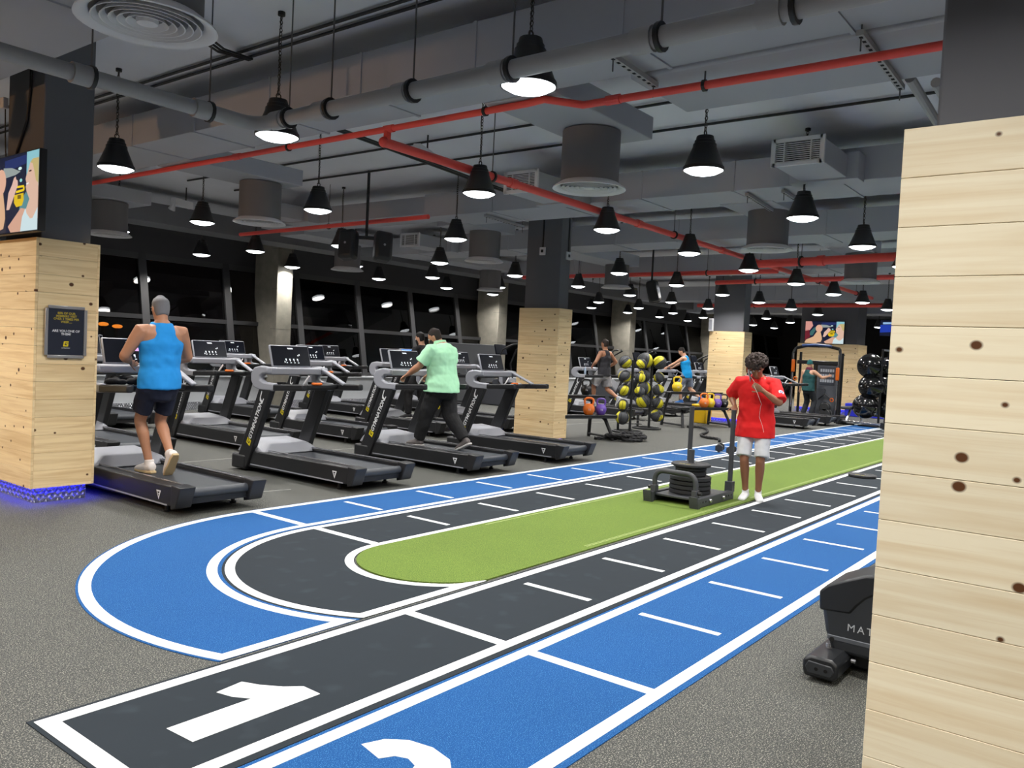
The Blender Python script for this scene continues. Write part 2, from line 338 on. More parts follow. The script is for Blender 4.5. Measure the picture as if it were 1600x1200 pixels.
# ---- wood clad pillars
def plank_mesh(L, H, T, name, wood):
    b = MB().b2((-L/2, 0, -H/2), (L/2, T, H/2)); me = b.mesh(name, wood); return me
def clad_pillar(x0, y0, wx, wy, lab, inset=.06, n=14, top=2.345, bot=.10, upper=True, led=True, wood=WOOD):
    t = thing('wood_clad_pillar', lab, 'pillar', (x0, y0, 0))
    MB().b2((.045, .045, bot+.03), (wx-.045, wy-.045, top-.01)).obj('core', GRID, t, smooth=None)
    MB().b2((inset, inset, top-.01), (wx-inset, wy-inset, CZ)).obj('upper_shaft', PAINT, t, bev=.01)
    MB().b2((.05, .05, 0), (wx-.05, wy-.05, bot+.02)).obj('kick_plate', PLATE, t, smooth=None)
    h = (top-bot)/n; g = .0016; T = .022
    faces = [(wx, (wx/2, 0, 0), 0), (wy, (0, wy/2, 0), -PI/2), (wx, (wx/2, wy, 0), PI), (wy, (wx, wy/2, 0), PI/2)]
    for fi, (L, c, rz) in enumerate(faces):
        me = None
        for k in range(n):
            LL = L if fi in (1, 3) else L-2*T
            if me is None: me = plank_mesh(LL-.001, h-g, T, 'plank', wood)
            o = bpy.data.objects.new('plank', me); COL.objects.link(o); o.parent = t
            o.location = (c[0], c[1], bot+h*(k+.5)); o.rotation_euler = (0, 0, rz)
            bv = o.modifiers.new('bevel', 'BEVEL'); bv.width = .0015; bv.segments = 1
    if led:
        b = MB(); za, zb = bot+.008, bot+.016
        b.b2((.025, .025, za), (wx-.025, .040, zb)); b.b2((.025, .04, za), (.040, wy-.04, zb)); b.b2((wx-.040, .04, za), (wx-.025, wy-.04, zb)); b.b2((.025, wy-.04, za), (wx-.025, wy-.025, zb))
        q = MB(); c_ = .046
        for face in (0, 1):
            L = (wx if face == 0 else wy)-.1; k = int(L/c_); zc = int((bot-.02)/c_)
            for i in range(k):
                for j in range(zc+1):
                    sg = 1 if (i+j) % 2 else -1
                    for d in (-.011, 0, .011):
                        p = .05+(i+.5)*L/k+d; z = .024+j*c_; R = Matrix.Rotation(sg*.8, 3, 'Y' if face == 0 else 'X')
                        if z+.01 > bot+.01: continue
                        q.box((p, .049, z) if face == 0 else (.049, p, z), (.005, .005, .034), R)
        q.obj('tread_relief', STEEL, t, smooth=None)['kind'] = 'stuff'
        b.obj('led_strip', BLUELED, t, smooth=None)['label'] = 'glowing blue strip light under the boards'
    return t
P1 = clad_pillar(3.10, 7.68, .55, .88, 'left wooden pillar with a screen and a framed sign', bot=.135)
P2 = clad_pillar(11.72, 8.10, .42, .86, 'middle wooden pillar between the treadmills and the kettlebell rack', bot=.06)
P3 = clad_pillar(20.02, 8.10, .50, .95, 'wooden pillar behind the man in the red shirt', bot=.10)
P4 = clad_pillar(28.5, 7.60, 1.1, 2.0, 'wide wooden pillar at the back behind the cable machine', bot=.14)
P5 = clad_pillar(2.925, -.30, .6, .98, 'large brightly lit wooden pillar filling the right edge of the photo', inset=.08, n=14, bot=.08, led=False, wood=PINE_LIT)
# ================================================================ ceiling services
# ---- pendant lamps: one built, the others copied
def make_lamp():
    t = thing('pendant_lamp', '', 'lamp')
    MB().lathe([(.03, .30), (.072, .297), (.078, .275), (.078, .262), (.088, .258), (.09, .232), (.10, .228), (.102, .202), (.166, .04), (.176, .032), (.179, .0), (.171, .0), (.164, .03), (.09, .2), (.03, .21)], n=24).obj('shade', DARKM, t, smooth=30)
    MB().lathe([(1e-4, -.040), (.07, -.034), (.125, -.020), (.168, .004), (.165, .02), (1e-4, .03)], n=24).obj('lens', LENS, t, smooth=60)
    b = MB().lathe([(.022+.006*math.cos(a), .006*math.sin(a)) for a in [2*PI*k/6 for k in range(6)]], (0, 0, .325), 10, Matrix.Rotation(PI/2, 3, 'X'), close=True)
    k = 0; z = .36
    while z < CZ-3.2-.03:
        R = Matrix.Rotation(PI/2, 3, 'X'); R = Matrix.Rotation(PI/2*(k % 2), 3, 'Z') @ R
        b.lathe([(.013+.004*math.cos(a), .004*math.sin(a)) for a in [2*PI*q/4 for q in range(4)]], (0, 0, z), 6, R @ Matrix.Diagonal(Vector((1, 1.5, 1))), close=True)
        z += .031; k += 1
    b.obj('chain', mat('chain', (70, 66, 62), .5, metal=.4), t)
    MB().tube([(.004, .012, .33), (.015, .012, .55), (-.008, .012, .75), (.01, .012, CZ-3.2)], .004, 5).obj('cable', DARKM, t)
    MB().cyl((0, 0, CZ-3.2-.03), (0, 0, CZ-3.2), .03, 10).obj('ceiling_hook', DARKM, t)
    return t
rows = [(3.15, 'over the turf strip'), (5.7, 'over the far blue lane'), (8.35, 'over the front treadmills'), (10.95, 'over the second row of treadmills'), (13.4, 'over the back row of treadmills'), (15.25, 'hanging close to the windows')]
gxs = [4.1, 6.65, 9.25, 11.7, 14.1, 16.6, 19.1, 21.5, 24.0, 26.5, 29.0, 31.5, 34.0, 36.5]
ordn = ['nearest', 'second nearest', 'third nearest', 'fourth nearest', 'fifth nearest', 'sixth nearest', 'seventh nearest', 'eighth nearest', 'ninth nearest', 'tenth nearest', 'eleventh nearest', 'twelfth nearest', 'thirteenth nearest', 'fourteenth nearest']
lamp0 = None
for gy, rl in rows:
    k = 0
    for gx in gxs:
        if gy == 8.35 and gx in (11.7, 29.0): continue
        if gy == 15.25: gx += .02
        if gy == 15.25 and abs(gx-11.7) < .1: gx -= .22
        if gy == 15.25 and abs(gx-19.1) < .1: gx -= .5
        if gy == 8.35 and gx == 19.1: pass
        lab = 'black pendant lamp, %s in the row %s' % (ordn[k], rl); k += 1
        loc = (gx, gy, 3.2)
        if lamp0 is None: lamp0 = make_lamp(); lidx = tree_index(lamp0); l = lamp0; l.location = loc
        else: l = copy_tree(lamp0, lidx); l.location = loc
        l['label'] = lab; l['group'] = 'pendant lamps in a grid under the ceiling'
        area('lamp_light', (gx, gy, 3.155), .32, LAMP_W, (1, .97, .93))
for gx, gy in OUTSIDE:
    l = copy_tree(lamp0, lidx); l.location = (gx, gy, 3.2); l['label'] = 'black pendant lamp hanging outside the photo frame'; l['group'] = 'pendant lamps outside the photo'
# ---- air ducts across the hall with branches
DUCTS = []
def duct(name, lab, x0, x1, z0, z1, y0, y1, m_=None):
    m_ = m_ or DUCT
    t = thing(name, lab, 'air duct', (0, 0, 0)); MB().b2((x0, y0, z0), (x1, y1, z1)).obj('duct_body', m_, t, bev=.008)
    y = y0+.8; me = MB().b2((x0-.012, 0, z0-.012), (x1+.012, .03, z1)).mesh('seam_flange', m_)
    while y < y1-.2:
        o = bpy.data.objects.new('seam_flange', me); COL.objects.link(o); o.parent = t; o.location = (0, y, 0); y += 1.25
    DUCTS.append((x0, x1, y0, y1, z0))
    return t
def branch(t, x0, x1, y0, y1, z0, z1):
    MB().b2((x0, y0, z0), (x1, y1, z1)).obj('branch_duct', DUCT, t, bev=.008)
dA = duct('air_duct', 'near air duct with a brown shaded side, right above the grey drain pipe', 4.62, 5.32, 3.63, 3.97, -3, 10.4)
MB().b2((4.7, 10.4, 3.63), (5.28, 13.6, 3.95)).obj('narrow_section', DUCT, dA, bev=.008); branch(dA, 5.28, 6.9, 12.85, 13.55, 3.62, 3.83); branch(dA, 5.32, 6.95, 3.83, 4.55, 3.62, 3.83); branch(dA, 5.32, 6.95, 9.06, 9.8, 3.62, 3.83)
MB().prism([(0, 0), (.95, 0), (.95, -6), (-.0, -6)], (5.32, 3.15, 3.60), (1, 0, 0), (0, 1, 0), (0, 0, 1), .3).obj('plenum', DUCT, dA, bev=.02)
dB = duct('air_duct', 'second air duct across the hall with the slatted grille boxes', 9.42, 10.32, 3.61, 3.97, -3, 9.2)
MB().b2((9.5, 9.2, 3.68), (10.2, 13.6, 3.96)).obj('narrow_section', DUCT, dB, bev=.008)
branch(dB, 10.05, 11.9, 13.0, 13.75, 3.62, 3.83); branch(dB, 10.15, 11.4, 3.85, 4.55, 3.6, 3.83); branch(dB, 10.15, 11.4, 8.9, 9.6, 3.6, 3.83)
dC = duct('air_duct', 'third air duct across the hall above the middle wooden pillar', 13.0, 13.88, 3.6, 3.98, -3, 13.8)
branch(dC, 13.88, 15.7, 3.9, 4.5, 3.6, 3.85); branch(dC, 13.88, 16.4, 9.2, 9.9, 3.6, 3.85); branch(dC, 13.88, 16.8, 13.0, 13.7, 3.6, 3.85)
dD = duct('air_duct', 'fourth air duct across the hall toward the back', 17.3, 18.3, 3.58, 3.95, -3, 13.8)
dE = duct('air_duct', 'fifth air duct across the far end of the hall', 24.6, 25.5, 3.5, 3.95, -3, 13.8)
dF = duct('air_duct', 'farthest air duct, crossing in front of the back wall', 29.8, 30.9, 3.45, 3.95, -3, 14.5)
d0 = duct('air_duct', 'pale duct overhead at the top left corner of the photo', 1.2, 2.85, 3.64, 4.0, 3.6, 9.4)
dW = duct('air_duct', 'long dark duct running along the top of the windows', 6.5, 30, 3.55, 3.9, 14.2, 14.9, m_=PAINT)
# ---- drop diffusers
def make_diff():
    t = thing('round_air_diffuser', '', 'air vent')
    MB().cyl((0, 0, .02), (0, 0, .51), .27, 28).obj('drop_tube', TUBE, t)
    b = MB().lathe([(.27, .045), (.335, .0), (.34, -.012), (.33, -.016), (.275, .012), (.265, .03)], n=32, close=True); b.obj('rim', VENTM, t, smooth=50)
    for i, r in enumerate((.235, .195, .155, .115, .075)):
        MB().lathe([(r, .03), (r+.024, -.004), (r+.028, -.008), (r+.022, -.008), (r-.006, .028)], n=28, close=True).obj('vane_ring', VENTM, t, smooth=50)
    MB().lathe([(1e-4, -.012), (.05, -.008), (.055, .012)], n=20).obj('vane_cone', VENTM, t)
    MB().cyl((0, 0, .05), (0, 0, .06), .265, 24).obj('dark_throat', GRID, t)
    return t
diff = make_diff(); didx = tree_index(diff)
for i, (x, y, z, lab) in enumerate(((2.16, 4.12, 3.13, 'big round ceiling diffuser close overhead at the top left'), (6.45, 4.19, 3.1, 'round diffuser on a drop tube between the two nearest hanging lamps at centre right'), (6.55, 9.42, 3.1, 'round diffuser on a drop tube above the second treadmill'),
    (10.85, 4.15, 3.1, 'round diffuser on a drop tube left of the large right pillar'), (10.95, 9.2, 3.1, 'round diffuser on a drop tube just left of the middle pillar'), (11.5, 13.4, 3.1, 'dim diffuser tube in front of the first concrete column'), (16.3, 13.45, 3.1, 'dim diffuser tube in front of the second concrete column'), (15.95, 9.5, 3.1, 'diffuser tube just right of the middle pillar'), (15.4, 4.15, 3.1, 'diffuser tube under the thick red pipe near the right pillar'), (6.4, 13.2, 3.1, 'diffuser tube beside the left pillar near the windows'))):
    o = diff if i == 0 else dup(diff, didx, (0, 0, 0)); o.location = (x, y, z); o['label'] = lab; o['group'] = 'round ceiling diffusers'
# ---- grille boxes
def grille(x, y, z, wy, lab):
    t = thing('air_grille', lab, 'air vent', (x, y, z)); h = .24
    MB().b2((.03, -wy/2-.0, 0), (.85, wy/2, h)).b2((.85, -wy/2-.12, -.02), (1.10, wy/2+.12, h+.03)).obj('grille_box', DUCT, t, bev=.006)
    b = MB().b2((0, -wy/2-.02, -.02), (.03, -wy/2+.025, h+.02)).b2((0, wy/2-.025, -.02), (.03, wy/2+.02, h+.02)).b2((0, -wy/2, -.02), (.03, wy/2, .015)).b2((0, -wy/2, h-.015), (.03, wy/2, h+.02)); b.obj('grille_frame', VENTM, t)
    MB().b2((.02, -wy/2+.02, .01), (.032, wy/2-.02, h-.01)).obj('dark_throat', GRID, t, smooth=None)
    me = MB().box((0, 0, 0), (.014, wy-.05, .007), Matrix.Rotation(.1, 3, 'Y')).mesh('slat', VENTM)
    for k in range(11):
        o = bpy.data.objects.new('slat', me); COL.objects.link(o); o.parent = t; o.location = (.008, 0, .022+k*(h-.04)/10)
    for yy in (-wy*.27, wy*.27): MB().b2((0, yy-.005, .01), (.018, yy+.005, h-.01)).obj('mullion', VENTM, t)
grille(8.32, 2.93, 3.6, .5, 'slatted air grille box on the second duct left of the right pillar')
grille(8.32, 6.45, 3.6, .5, 'slatted air grille box on the second duct behind the red pipe')
grille(11.9, 12.0, 3.6, .5, 'slatted air grille box high above the back row of treadmills')
grille(8.4, 12.2, 3.69, .42, 'small slatted air grille above the second row, beside a diffuser tube')
# ---- grey drain pipe with hangers, red sprinkler pipes
def rod_top(p):
    z = CZ
    for x0, x1, y0, y1, z0 in DUCTS:
        if x0-.02 < p.x < x1+.02 and y0 < p.y < y1 and z0 > p.z: z = min(z, z0)
    return z
def pipe_run(name, lab, path, r, m_, cat='pipe', bands=(), bandr=1.25, rods=(), n=14):
    t = thing(name, lab, cat); MB().tube(path, r, n).obj('pipe_body', m_, t, smooth=50)
    for p, d in bands:
        d = Vector(d).normalized(); p = Vector(p); MB().cyl(p-d*.09, p+d*.03, r*bandr, n).obj('coupling', m_, t)
    for p, d in rods:
        d = Vector(d).normalized(); p = Vector(p); MB().cyl(p-d*.012, p+d*.012, r*1.42, n).obj('clamp', DARKM, t)
        MB().cyl(p+Vector((0, 0, r)), (p.x, p.y, rod_top(p)), .006, 6).obj('hanger_rod', mat('rod', (96, 96, 98), .5, metal=.3), t)
    return t
Y_, X_ = (0, -1, 0), (1, 0, 0)
elb = [(3.84-.2*math.cos(a)*0-(.16-.16*math.sin(a)), 5.62-(.16-.16*math.cos(a)) if False else 5.62, 3.22) for a in (0,)]
arc = [(3.84-.14+.14*math.sin(a), 5.62-.14+.14*math.cos(a), 3.22) for a in [PI/2*k/5 for k in range(6)]]
pipe_run('drain_pipe', 'thick grey drain pipe with black clamps crossing overhead behind the nearest lamps', [(-3.9, 5.62, 3.22)]+arc+[(3.84, -5.9, 3.22)], .055, PIPE,
         bands=[((3.84, y, 3.22), Y_) for y in (5.3, 4.79, 3.97, 3.15, 2.17, 1.49)]+[((x, 5.62, 3.22), X_) for x in (2.54, 3.40)],
         rods=[((3.84, y, 3.22), Y_) for y in (5.2, 4.72, 3.90, 3.08, 2.10, 1.40)]+[((x, 5.62, 3.22), X_) for x in (2.58, 3.44)])
pipe_run('sprinkler_pipe', 'red sprinkler branch pipe crossing the hall under the near duct', [(5.40, 12.5, 3.59), (5.40, 4.15, 3.59), (5.40, 3.98, 3.60), (5.40, 3.6, 3.50), (5.44, 1.85, 3.50), (5.44, -2, 3.50)], .03, RED, n=10,
         bands=[((5.40, 5.75, 3.59), Y_), ((5.40, 8.2, 3.59), Y_), ((5.4, 3.3, 3.5), Y_)], rods=[((5.40, 4.6, 3.59), Y_), ((5.40, 7.3, 3.59), Y_), ((5.43, 2.6, 3.5), Y_)])
pipe_run('sprinkler_pipe', 'thick red sprinkler main running away along the hall over the lane', [(5.36, 5.80, 3.46), (23.6, 6.02, 3.48)], .045, RED, n=12,
         bands=[((x, 5.80+.012*(x-5.36), 3.46+.0011*(x-5.36)), X_) for x in (7.4, 9.6, 10.4, 13.4, 16.2, 19.5)], rods=[((x, 5.80+.012*(x-5.36), 3.46+.0011*(x-5.36)), X_) for x in (7.0, 11.5, 15.2, 18.8, 22)])
MB().cyl((5.40, 5.80, 3.46), (5.40, 5.80, 3.60), .035, 10).sphere((5.36, 5.80, 3.46), .05, 10, 8).obj('tee_stub', RED, [o for o in COL.objects if o.get('label', '').startswith('thick red sprinkler main')][0])
pipe_run('sprinkler_pipe', 'thick red cross pipe left of the right pillar, joining the long main', [(14.95, 6.0, 3.41), (14.45, 3.4, 3.41), (14.2, 1.0, 3.41)], .075, RED, n=12, bands=[((14.68, 4.6, 3.41), (-.19, -1, 0))], rods=[((14.76, 5.0, 3.41), (-.19, -1, 0))])
pipe_run('sprinkler_pipe', 'thin red pipe crossing behind the middle pillar', [(17.1, 13.0, 3.5), (16.9, 6.2, 3.5)], .05, RED, n=10, rods=[((17.05, 11.2, 3.5), Y_), ((16.95, 7.8, 3.5), Y_)])
pipe_run('sprinkler_pipe', 'thin red pipe high over the back treadmills', [(9.05, 13.6, 3.5), (8.9, 8.6, 3.5)], .035, RED, n=10, rods=[((9.0, 11, 3.5), Y_)])
pipe_run('sprinkler_pipe', 'farther red cross pipe at the level of the third pillar', [(17.9, 8.0, 3.38), (17.1, 2.6, 3.38)], .05, RED, n=10, rods=[((17.75, 7, 3.38), Y_), ((17.3, 4, 3.38), Y_)])
pipe_run('sprinkler_pipe', 'farthest red cross pipe before the back wall screen', [(25.5, 12, 3.4), (25, 4, 3.4)], .06, RED, n=10, rods=[((25.4, 10, 3.4), Y_), ((25.1, 6, 3.4), Y_)])
for i, (x, lab) in enumerate(((4.42, 'thin dark conduit under the slab nearest above the drain pipe'), (4.54, 'thin dark conduit under the slab, second above the drain pipe'), (7.6, 'thin conduit under the slab between the first two ducts'), (8.5, 'thin conduit under the slab just before the second duct'), (12.2, 'thin conduit under the slab before the third duct'))):
    z = CZ-.03
    t = thing('conduit', lab, 'conduit'); MB().tube([(x, 13, z), (x, -5, z)], .016, 6).obj('conduit_tube', DARKM, t)
b = MB()
for k, dy in enumerate((0, .05, .1)):
    b.tube([(2.9, 6.3+dy, 4.15), (3.6, 6.25+dy*1.5, 4.08), (4.1, 6.5+dy, 4.05), (4.55, 6.75+dy*.5, 4.15)], .012, 6)
tag(b.obj('cable_bundle', DARKM), 'bundle of black cables under the slab near the left pillar', 'cables')
# twin conduits crossing to the middle pillar
t = thing('conduit', 'pair of grey conduits running back beside the red main', 'conduit')
for dy in (0, .07): MB().tube([(5.6, 6.7+dy, 3.75), (8.9, 7.0+dy, 3.72)], .014, 6).obj('conduit_tube', DARKM, t)
# slotted support channels
def channel(x0, y0, x1, y1, z, lab):
    t = thing('slotted_channel', lab, 'support bar'); a, b_ = Vector((x0, y0, z)), Vector((x1, y1, z)); d = (b_-a); L = d.length; d.normalize()
    MB().bar(a, b_, .045, .035).obj('channel_bar', PIPE, t)
    me = MB().box((0, 0, 0), (.03, .02, .004)).mesh('slot', GRID); n = int(L/.075)
    for k in range(n):
        o = bpy.data.objects.new('slot', me); COL.objects.link(o); o.parent = t; p = a+d*(L*(k+.5)/n); o.location = (p.x, p.y, z-.0185); o.rotation_euler = (0, 0, math.atan2(d.y, d.x))
    for p in (a+d*.04, b_-d*.04): MB().cyl(p-Vector((0, 0, .1)), (p.x, p.y, rod_top(p)), .005, 6).obj('hanger_rod', MATS['rod'], t)
channel(5.18, 1.49, 6.34, 1.51, 3.57, 'slotted metal channel under the duct beside the right pillar')
channel(4.75, 2.97, 5.45, 3.0, 3.57, 'short slotted channel under the near duct at top centre')
channel(9.5, 3.92, 11.4, 4.1, 3.575, 'slotted channel under the second duct, left of two')
channel(9.5, 3.48, 10.8, 3.55, 3.575, 'slotted channel under the second duct, right of two')
channel(9.5, 8.0, 10.6, 8.1, 3.575, 'slotted channel under the second duct beside the middle pillar')
for i, (x, y, lab) in enumerate(((6.7, 1.45, 'grey support pipe slanting back beside the right pillar, left one'), (6.7, 1.28, 'grey support pipe running back beside the right pillar, right one'))):
    t = thing('support_pipe', lab, 'pipe'); MB().tube([(6.3, y, 3.62-.06*i), (9.0, y+.1, 3.6)], .035, 10).obj('pipe_body', PIPE, t)
# emergency twin-head lights
for x, y, z, rz, lab in ((7.95, 13.75, 3.9, .4, 'white emergency light box under the ceiling left of a diffuser tube'), (7.36, 7.23, 3.95, .4, 'white emergency light box under the ceiling behind the red main')):
    t = thing('emergency_light', lab, 'light', (x, y, z), rz)
    MB().box((0, 0, 0), (.5, .1, .12)).obj('housing', VENTM, t, bev=.01); MB().lathe([(.02, 0), (.06, -.1), (.062, -.12), (1e-4, -.115)], (-.25, -.03, -.05), 14, Matrix.Rotation(.5, 3, 'X')).obj('lamp_head', VENTM, t)
    MB().cyl((.1, 0, .06), (.1, 0, CZ-z), .01, 6).obj('hanger_rod', DARKM, t)
# ceiling speaker pairs
def speakers(x, y, z, rz, lab):
    t = thing('speaker_pair', lab, 'speaker', (x, y, z), rz)
    MB().cyl((0, 0, .1), (0, 0, CZ-z), .022, 10).obj('drop_pole', DARKM, t); MB().box((0, 0, .1), (.36, .05, .05)).obj('cross_arm', DARKM, t)
    for s in (-1, 1):
        R = Matrix.Rotation(-.25, 3, 'X') @ Matrix.Rotation(.35*s, 3, 'Z')
        q = MB(); q.box((.26*s, -.05, -.03), (.27, .22, .46), R); q.obj('speaker_cabinet', BLACKP, t, bev=.05)
        q = MB(); c = Vector((.26*s, -.05, -.03)); 
        q.cyl(c+R @ Vector((0, -.112, 0)), c+R @ Vector((0, -.118, 0)), .018, 12); q.obj('tweeter', SILV, t)
speakers(8.55, 9.55, 3.08, -.85, 'pair of black speakers on a pole under the ceiling at centre left')
speakers(16.2, 8.75, 3.05, .5, 'pair of dark speakers on a pole right of the middle pillar')
# ================================================================ floor lanes (one metre between ticks)
def arc_pts(cx, cy, rx, ry, ymin, n=40):
    """half ellipse from top (cx,cy+ry) round the left side to y=ymin"""
    a0 = PI/2; a1 = PI/2+math.acos(max(-1, min(1, (ymin-cy)/ry)))
    return [(cx+rx*math.cos(a0+(a1-a0)*i/n), cy+ry*math.sin(a0+(a1-a0)*i/n)) for i in range(n+1)]
XE = 25.0
def slab(poly, z0, z1): return MB().prism(poly, (0, 0, z0), (1, 0, 0), (0, 1, 0), (0, 0, 1), z1-z0)
def rect(x0, x1, y0, y1): return [(x0, y0), (x1, y0), (x1, y1), (x0, y1)]
LZ = .004; TZ = .0054
def ticks(t, y0, y1, xs, w_=.05):
    me = MB().b2((-w_/2, y0, LZ), (w_/2, y1, TZ)).mesh('tick_mark', WHITE)
    for x in xs: o = bpy.data.objects.new('tick_mark', me); COL.objects.link(o); o.parent = t; o.location = (x, 0, 0)
def line(t, poly, name='edge_line'): return slab(poly, LZ, TZ+(.0005 if name == 'end_line' else 0)).obj(name, WHITE, t, smooth=None)
# near black lane with numeral 1
t = thing('sprint_lane', 'black sprint lane marked with a white 1, running beside the turf', 'lane')
slab(rect(1.375, XE, 2.505, 3.39), 0, LZ).obj('lane_mat', BLK, t, smooth=None)
line(t, rect(1.395, XE, 3.30, 3.368)); line(t, rect(1.395, XE, 2.545, 2.612)); line(t, rect(1.395, 1.47, 2.612, 3.30), 'start_line'); line(t, rect(3.37, 3.44, 2.612, 3.30), 'start_line')
ticks(t, 2.69, 3.20, [4.4+k for k in range(21)])
line(t, [(1.715, 2.955), (1.725, 2.785), (2.335, 2.785), (2.335, 2.90), (2.27, 2.96), (2.21, 3.05), (2.175, 3.135), (2.035, 3.115), (2.055, 3.03), (2.10, 2.955)], 'numeral')
# near blue lane with numeral 2
t = thing('sprint_lane', 'blue sprint lane marked with a white 2, nearest the right pillar', 'lane')
slab(rect(1.375, XE, 1.625, 2.50), 0, LZ).obj('lane_mat', BLUE, t, smooth=None)
line(t, rect(1.395, XE, 2.41, 2.478)); line(t, rect(1.395, XE, 1.66, 1.727)); line(t, rect(1.395, 1.47, 1.727, 2.41), 'start_line'); line(t, rect(3.37, 3.44, 1.727, 2.41), 'start_line')
ticks(t, 1.82, 2.33, [4.4+k for k in range(21)])
two = [(0, 0), (.43, 0), (.43, .13), (.24, .13), (.36, .24), (.42, .34), (.43, .42), (.40, .51), (.33, .575), (.22, .60), (.11, .58), (.035, .52), (0, .43), (.13, .40), (.16, .455), (.21, .475), (.265, .455), (.285, .405), (.265, .345), (.20, .27), (0, .11)]
line(t, [(1.72+b_, 2.31-a) for a, b_ in two], 'numeral')
# blue loop
t = thing('loop_lane', 'blue loop lane curving round the left end of the track', 'lane')
c = 4.4
def ring(cy_o, rx_o, ry_o, cy_i, rx_i, ry_i, ymin, ymax_o, ymax_i, xe=XE, cut=None):
    """closed band between two half ellipses and their straight far sides"""
    A = arc_pts(c, cy_o, rx_o, ry_o, ymin); B = arc_pts(c, cy_i, rx_i, ry_i, ymin)
    return [(xe, cy_o+ry_o)]+A+B[::-1]+[(xe, cy_i+ry_i)]
def band(poly, z0, z1, name, m_, t):
    """triangulated band from equal-length outer and inner curves"""
    k = len(poly)//2; b = MB(); O = poly[:k]; I = poly[k:][::-1]
    for i in range(k-1):
        b.prism([O[i], O[i+1], I[i+1], I[i]], (0, 0, z0), (1, 0, 0), (0, 1, 0), (0, 0, 1), z1-z0)
    return b.obj(name, m_, t, smooth=None)
Yn = 3.415
band(ring(4.15, 2.30, 2.165, 4.10, 1.47, 1.355, Yn, 0, 0), 0, LZ, 'lane_mat', BLUE, t)
band(ring(4.15, 2.285, 2.15, 4.15, 2.215, 2.08, Yn, 0, 0), LZ, TZ, 'edge_line', WHITE, t)
band(ring(4.10, 1.565, 1.45, 4.10, 1.495, 1.385, Yn, 0, 0), LZ, TZ, 'edge_line', WHITE, t)
line(t, rect(4.365, 4.435, 5.55, 6.23), 'start_line'); ticks(t, 5.61, 6.12, [5.35+k for k in range(20)])
xo = arc_pts(c, 4.15, 2.25, 2.11, Yn)[-1][0]; xi = arc_pts(c, 4.10, 1.53, 1.42, Yn)[-1][0]
line(t, rect(xo-.03, xi, Yn, Yn+.07), 'end_line'); line(t, rect(XE-.35, XE, 5.5, 6.3), 'start_line')
# black loop
t = thing('loop_lane', 'black loop lane between the blue loop and the green turf', 'lane')
band(ring(4.10, 1.468, 1.353, 4.0, .60, .60, Yn, 0, 0), 0, LZ, 'lane_mat', BLK, t)
band(ring(4.10, 1.45, 1.335, 4.10, 1.385, 1.27, Yn, 0, 0), LZ, TZ, 'edge_line', WHITE, t)
band(ring(4.0, .67, .665, 4.0, .605, .605, Yn, 0, 0), LZ, TZ, 'edge_line', WHITE, t)
xo = arc_pts(c, 4.10, 1.42, 1.30, Yn)[-1][0]; xi = arc_pts(c, 4.0, .6, .6, Yn+.02)[-1][0]
line(t, rect(xo-.03, xi+.05, Yn, Yn+.07), 'end_line')
line(t, rect(4.365, 4.435, 4.665, 5.37), 'start_line'); ticks(t, 4.76, 5.25, [5.35+k for k in range(20)])
# turf
t = thing('turf_strip', 'bright green artificial turf strip in the middle of the track', 'turf')
A = arc_pts(c, 4.0, .585, .59, 3.425); P = [(XE, 4.59)]+A+[(XE, 3.425)]
slab(P, 0, .010).obj('turf_mat', TURF, t, smooth=None)
wt = mat('turf_frayed_line', (158, 172, 112), .9, var=.5, vscale=40)
for y0, y1 in ((3.478, 3.486), (3.50, 3.507), (4.535, 4.547)):
    slab(rect(5.6, XE, y0, y1), .010, .0106).obj('worn_line', wt, t, smooth=None)
# seams of the rubber sheets near the treadmills
fl_ = bpy.data.objects['floor']; sm = mat('seam', (150, 150, 146), .7)
for a, b_ in (((4.9, 7.08), (5.35, 6.98)), ((5.2, 9.25), (11.5, 9.25)), ((6, 12.4), (18, 12.4)), ((13, 10.2), (25, 9.6))):
    MB().bar((a[0], a[1], .0015), (b_[0], b_[1], .0015), .018, .003).obj('floor_seam', sm, fl_)
# ================================================================ treadmills
TXT = mat('print_white', (222, 224, 226), .5)
def badge(name, parent, o, u, v, s, m_):
    """small outlined shield mark"""
    P = [(-.5, .5), (.5, .5), (.05, -.6)]; Q = [(-.26, .33), (.22, .33), (.0, -.25)]
    b = MB(); u = Vector(u); v = Vector(v); o = Vector(o); n = u.cross(v)*.001
    for i in range(3):
        j = (i+1) % 3; q = [P[i], P[j], Q[j], Q[i]]; b.add([o+n+(u*a+v*c_)*s for a, c_ in q], [(0, 1, 2, 3)])
    b.add([o+n+(u*a+v*c_)*s for a, c_ in ((-.1, .12), (.3, .12), (.27, .02), (-.07, .02))], [(0, 1, 2, 3)])
    return b.obj(name, m_, parent, smooth=None)
def gmark(parent, o, u, v, s, m_, name='emblem'):
    """square G letterform"""
    G = [(-.5, -.5), (.42, -.5), (.5, .12), (-.02, .12), (-.05, -.08), (.22, -.08), (.2, -.26), (-.24, -.26), (-.16, .26), (.5, .26), (.53, .5), (-.36, .5)]
    u = Vector(u); v = Vector(v); o = Vector(o)
    return MB().prism([(a*s, b_*s) for a, b_ in G], o, u, v, u.cross(v), .0012).obj(name, m_, parent, smooth=None)
